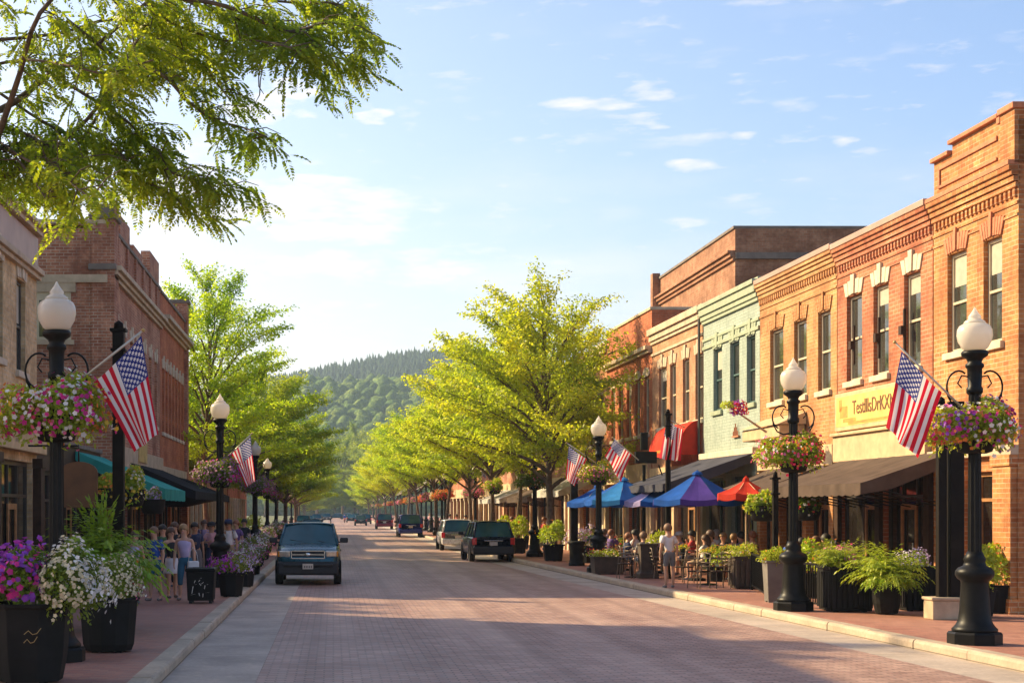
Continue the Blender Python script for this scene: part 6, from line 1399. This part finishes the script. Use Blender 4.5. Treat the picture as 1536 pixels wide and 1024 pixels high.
# make sure skin layers exist on new meshes
def _skin_ok():
    me = bpy.data.meshes.new('probe'); me.from_pydata([(0,0,0),(0,0,1)], [(0,1)], []); ob = bpy.data.objects.new('probe', me); ob.modifiers.new('s', 'SKIN'); r = len(me.skin_vertices); bpy.data.objects.remove(ob); bpy.data.meshes.remove(me); return r
print('skin layers after modifier:', _skin_ok())
def sp(px, s, rise=0): X, Yy = XY(px, s); return (X, Yy, .15+rise)
GPd = 'people strolling on the shaded sidewalk'; GPs = 'people seated at the cafe'
person('boy in a pale pink T-shirt and grey shorts standing with his back to the camera', sp(1004,56.5), .12, 1.66, hair='sandy', top='white', bottom='grey', arms={1:'down',-1:'down'}, stride=.03)
person('woman in a lavender sleeveless top walking towards the camera beside the litter bin', sp(278,65.5), PI-.1, 1.70, hair='blond', long_hair=True, top='lavender', bottom='teal', legs='capri', sleeves='none', stride=.09, group=GPd)
person('man in a royal blue shirt and blue shorts holding a bag near the fern', sp(233,66.), PI-.5, 1.64, hair='sandy', top='blue', bottom='teal', sleeves='short', stride=.06, arms={1:'bent',-1:'down'}, group=GPd)
person('woman in a black top and pale skirt behind the blue shirted man', sp(258,64), PI+.5, 1.62, hair='brown', long_hair=True, top='black', bottom='white', legs='skirt', sleeves='none', group=GPd)
person('dark dressed person behind the blue shirted man', sp(246,60), PI+.2, 1.66, hair='dark', top='green', bottom='navy', legs='long', group=GPd)
person('person in dark clothes close behind the lavender woman, further left', sp(263,56), PI-.4, 1.7, hair='brown', top='black', bottom='black', legs='long', group=GPd)
person('person in navy just right of the lavender woman, in shade', sp(294,54), PI+.3, 1.68, hair='dark', skin='tan', top='navy', bottom='grey', legs='long', group=GPd)
person('person half hidden by the fern in a lilac dress', sp(200,68), PI, 1.55, hair='brown', top='lavender', bottom='lavender', legs='skirt', sleeves='none', group=GPd)
person('capped man in a white shirt just right of the second shaded-side lamp', sp(344,51), PI-.2, 1.74, hair='dark', skin='tan', top='white', bottom='khaki', legs='long', sleeves='short', hat='navy', group=GPd)
person('woman in a pink top just left of the second shaded-side lamp', sp(318,50), PI+.2, 1.66, hair='brown', top='pink', bottom='navy', legs='long', hat='black', group=GPd)
for i, (px, s, hh, hr, tp, bt, lab) in enumerate([(306,46,1.7,'brown','plum','black','person in plum in the shade between bin and lamp'),(327,44,1.66,'dark','navy','black','person in navy behind the second shaded-side lamp'),(356,44,1.68,'auburn','purple','grey','person in purple behind the capped man'),(366,40,1.7,'dark','black','black','dark figure right of the capped man')]):
    person(lab, sp(px, s), PI+R.uniform(-.6,.6), hh, hair=hr, top=tp, bottom=bt, legs='long', group=GPd, detail=False)
def seat_at(px, s, rz, lab, **k):
    p = sp(px, s); person(lab, p, rz, pose='sit', group=GPs, **k)
    off = Vector((0,.02,0)); off.rotate(Matrix.Rotation(rz, 3, 'Z').to_quaternion()); dup(ch0, (p[0]+off.x, p[1]+off.y, .15), rz, label='chair under the '+lab.split(' seated')[0].split(' facing')[0])
seat_at(967, 48.5, .3, 'grey shirted man with sandy hair seated back to the camera', hair='sandy', top='grey', bottom='navy', h=1.76)
seat_at(941, 47, -1.6, 'red haired woman in navy seated side-on', hair='auburn', top='navy', bottom='navy', h=1.7)
seat_at(1056, 51.2, 1.0, 'white shirted woman with brown hair seated in the middle', hair='brown', long_hair=True, top='white', bottom='khaki', h=1.7)
seat_at(1066, 49.2, .7, 'white shirted tall man with dark hair seated in the middle', hair='brown', top='white', bottom='navy', h=1.84)
seat_at(1086, 48, 2.4, 'blond woman in black seated under the purple parasol', hair='blond', top='black', bottom='black', h=1.72)
seat_at(1112, 51.5, .6, 'plum shirted man seated by the brown planter', hair='dark', top='plum', bottom='khaki', h=1.82)
seat_at(1100, 49.5, -.9, 'khaki clad woman seated beside the plum shirted man', hair='blond', top='khaki', bottom='khaki', h=1.72)
seat_at(1021, 46.5, 2., 'small white capped man seated behind the standing boy', hair='grey', top='plum', bottom='navy', hat='white', h=1.72)
seat_at(906, 41.5, .4, 'blue shirted man seated behind the lamp', hair='brown', top='blue', bottom='navy', h=1.75)
seat_at(917, 42.5, -.7, 'auburn haired woman in purple seated behind the lamp', hair='auburn', top='purple', bottom='black', h=1.75)
seat_at(1222, 60, 2.6, 'blond woman in white seated behind the railing', hair='sandy', top='white', bottom='khaki', h=1.78)
seat_at(1202, 58, .8, 'dark haired person in pink seated behind the railing', hair='dark', top='pink', bottom='navy', h=1.7)
seat_at(1252, 62, -2., 'red shirted person seated under the brown awning', hair='dark', top='red', bottom='navy', h=1.7)
for px, s, rz, hr, tp, h_, lab in ((952,45.5,.9,'dark','white',1.8,'white shirted dark haired person seated behind the brown pedestal'),(981,46,-.6,'brown','lavender',1.78,'lilac shirted person seated left of the standing boy'),(1038,47.5,1.2,'dark','red',1.8,'red shirted person seated right of the standing boy'),(1076,46.5,-.3,'grey','white',1.82,'grey haired person in white seated under the purple parasol'),(1128,49,.4,'auburn','pink',1.8,'auburn haired person in pink seated at the shop wall'),(890,38.5,.2,'brown','teal',1.8,'teal shirted person seated left of the lamp'),(1236,59.5,.5,'dark','white',1.85,'dark haired person in white seated under the brown awning'),(1188,57,-.5,'sandy','blue',1.85,'sandy haired person in blue seated left of the railing')):
    seat_at(px, s, rz, lab, hair=hr, top=tp, bottom='navy', h=h_, detail=False)
GPf = 'people on the far part of the sunny sidewalk'
for i, (px, s, tp, hr, lab) in enumerate([(768,29,'black','brown','person in black right of the dark SUV'),(789,30.5,'pink','sandy','person in pink between the two trunks'),(816,31,'red','auburn','person in red left of the largest trunk'),(826,33,'khaki','blond','person in yellow close by the largest trunk'),(752,26,'red','dark','person in red behind the dark SUV'),(698,20,'white','dark','pale shirted person behind the silver van'),(684,18.5,'red','brown','red shirted person far up the sunny sidewalk'),(675,17.5,'lavender','dark','lilac shirted person far up the sunny sidewalk'),(655,15.5,'navy','dark','navy dressed person right of the dark blue SUV'),(644,14,'pink','blond','pink dressed person right of the dark blue SUV')]):
    person(lab, sp(px, s), R.uniform(0, 6), 1.7, hair=hr, top=tp, bottom='navy', legs='long', group=GPf, detail=False)
person('motorcycle rider in blue and white far up the road', (MOTO[0], MOTO[1]-.1, .25), 0, 1.75, pose='sit', hair='dark', top='blue', bottom='grey', legs='long', sleeves='long', detail=False, hat='blue')

def bag(label, px, s, z, mat):
    X, Yy = XY(px, s); t = thing('shoulder_bag', label, 'bag', (X, Yy-.02, z), .3); b = MB(); b.cbox((0,0,0),(.26,.10,.22)); b.build('pouch', CL[mat], t, bevel=.03)
    b = MB(); b.smooth = True; b.tube([(-.11,0,.1),(-.08,.02,.3),(.0,.03,.42),(.08,.02,.3),(.11,0,.1)], .008, 5); b.build('strap', CL[mat], t)
bag('tan bag carried by the man in the royal blue shirt', 222, 67, 1.0, 'khaki'); bag('white bag at the side of the woman in the lavender top', 290, 66.5, .95, 'white')
print('objects', len(bpy.data.objects))
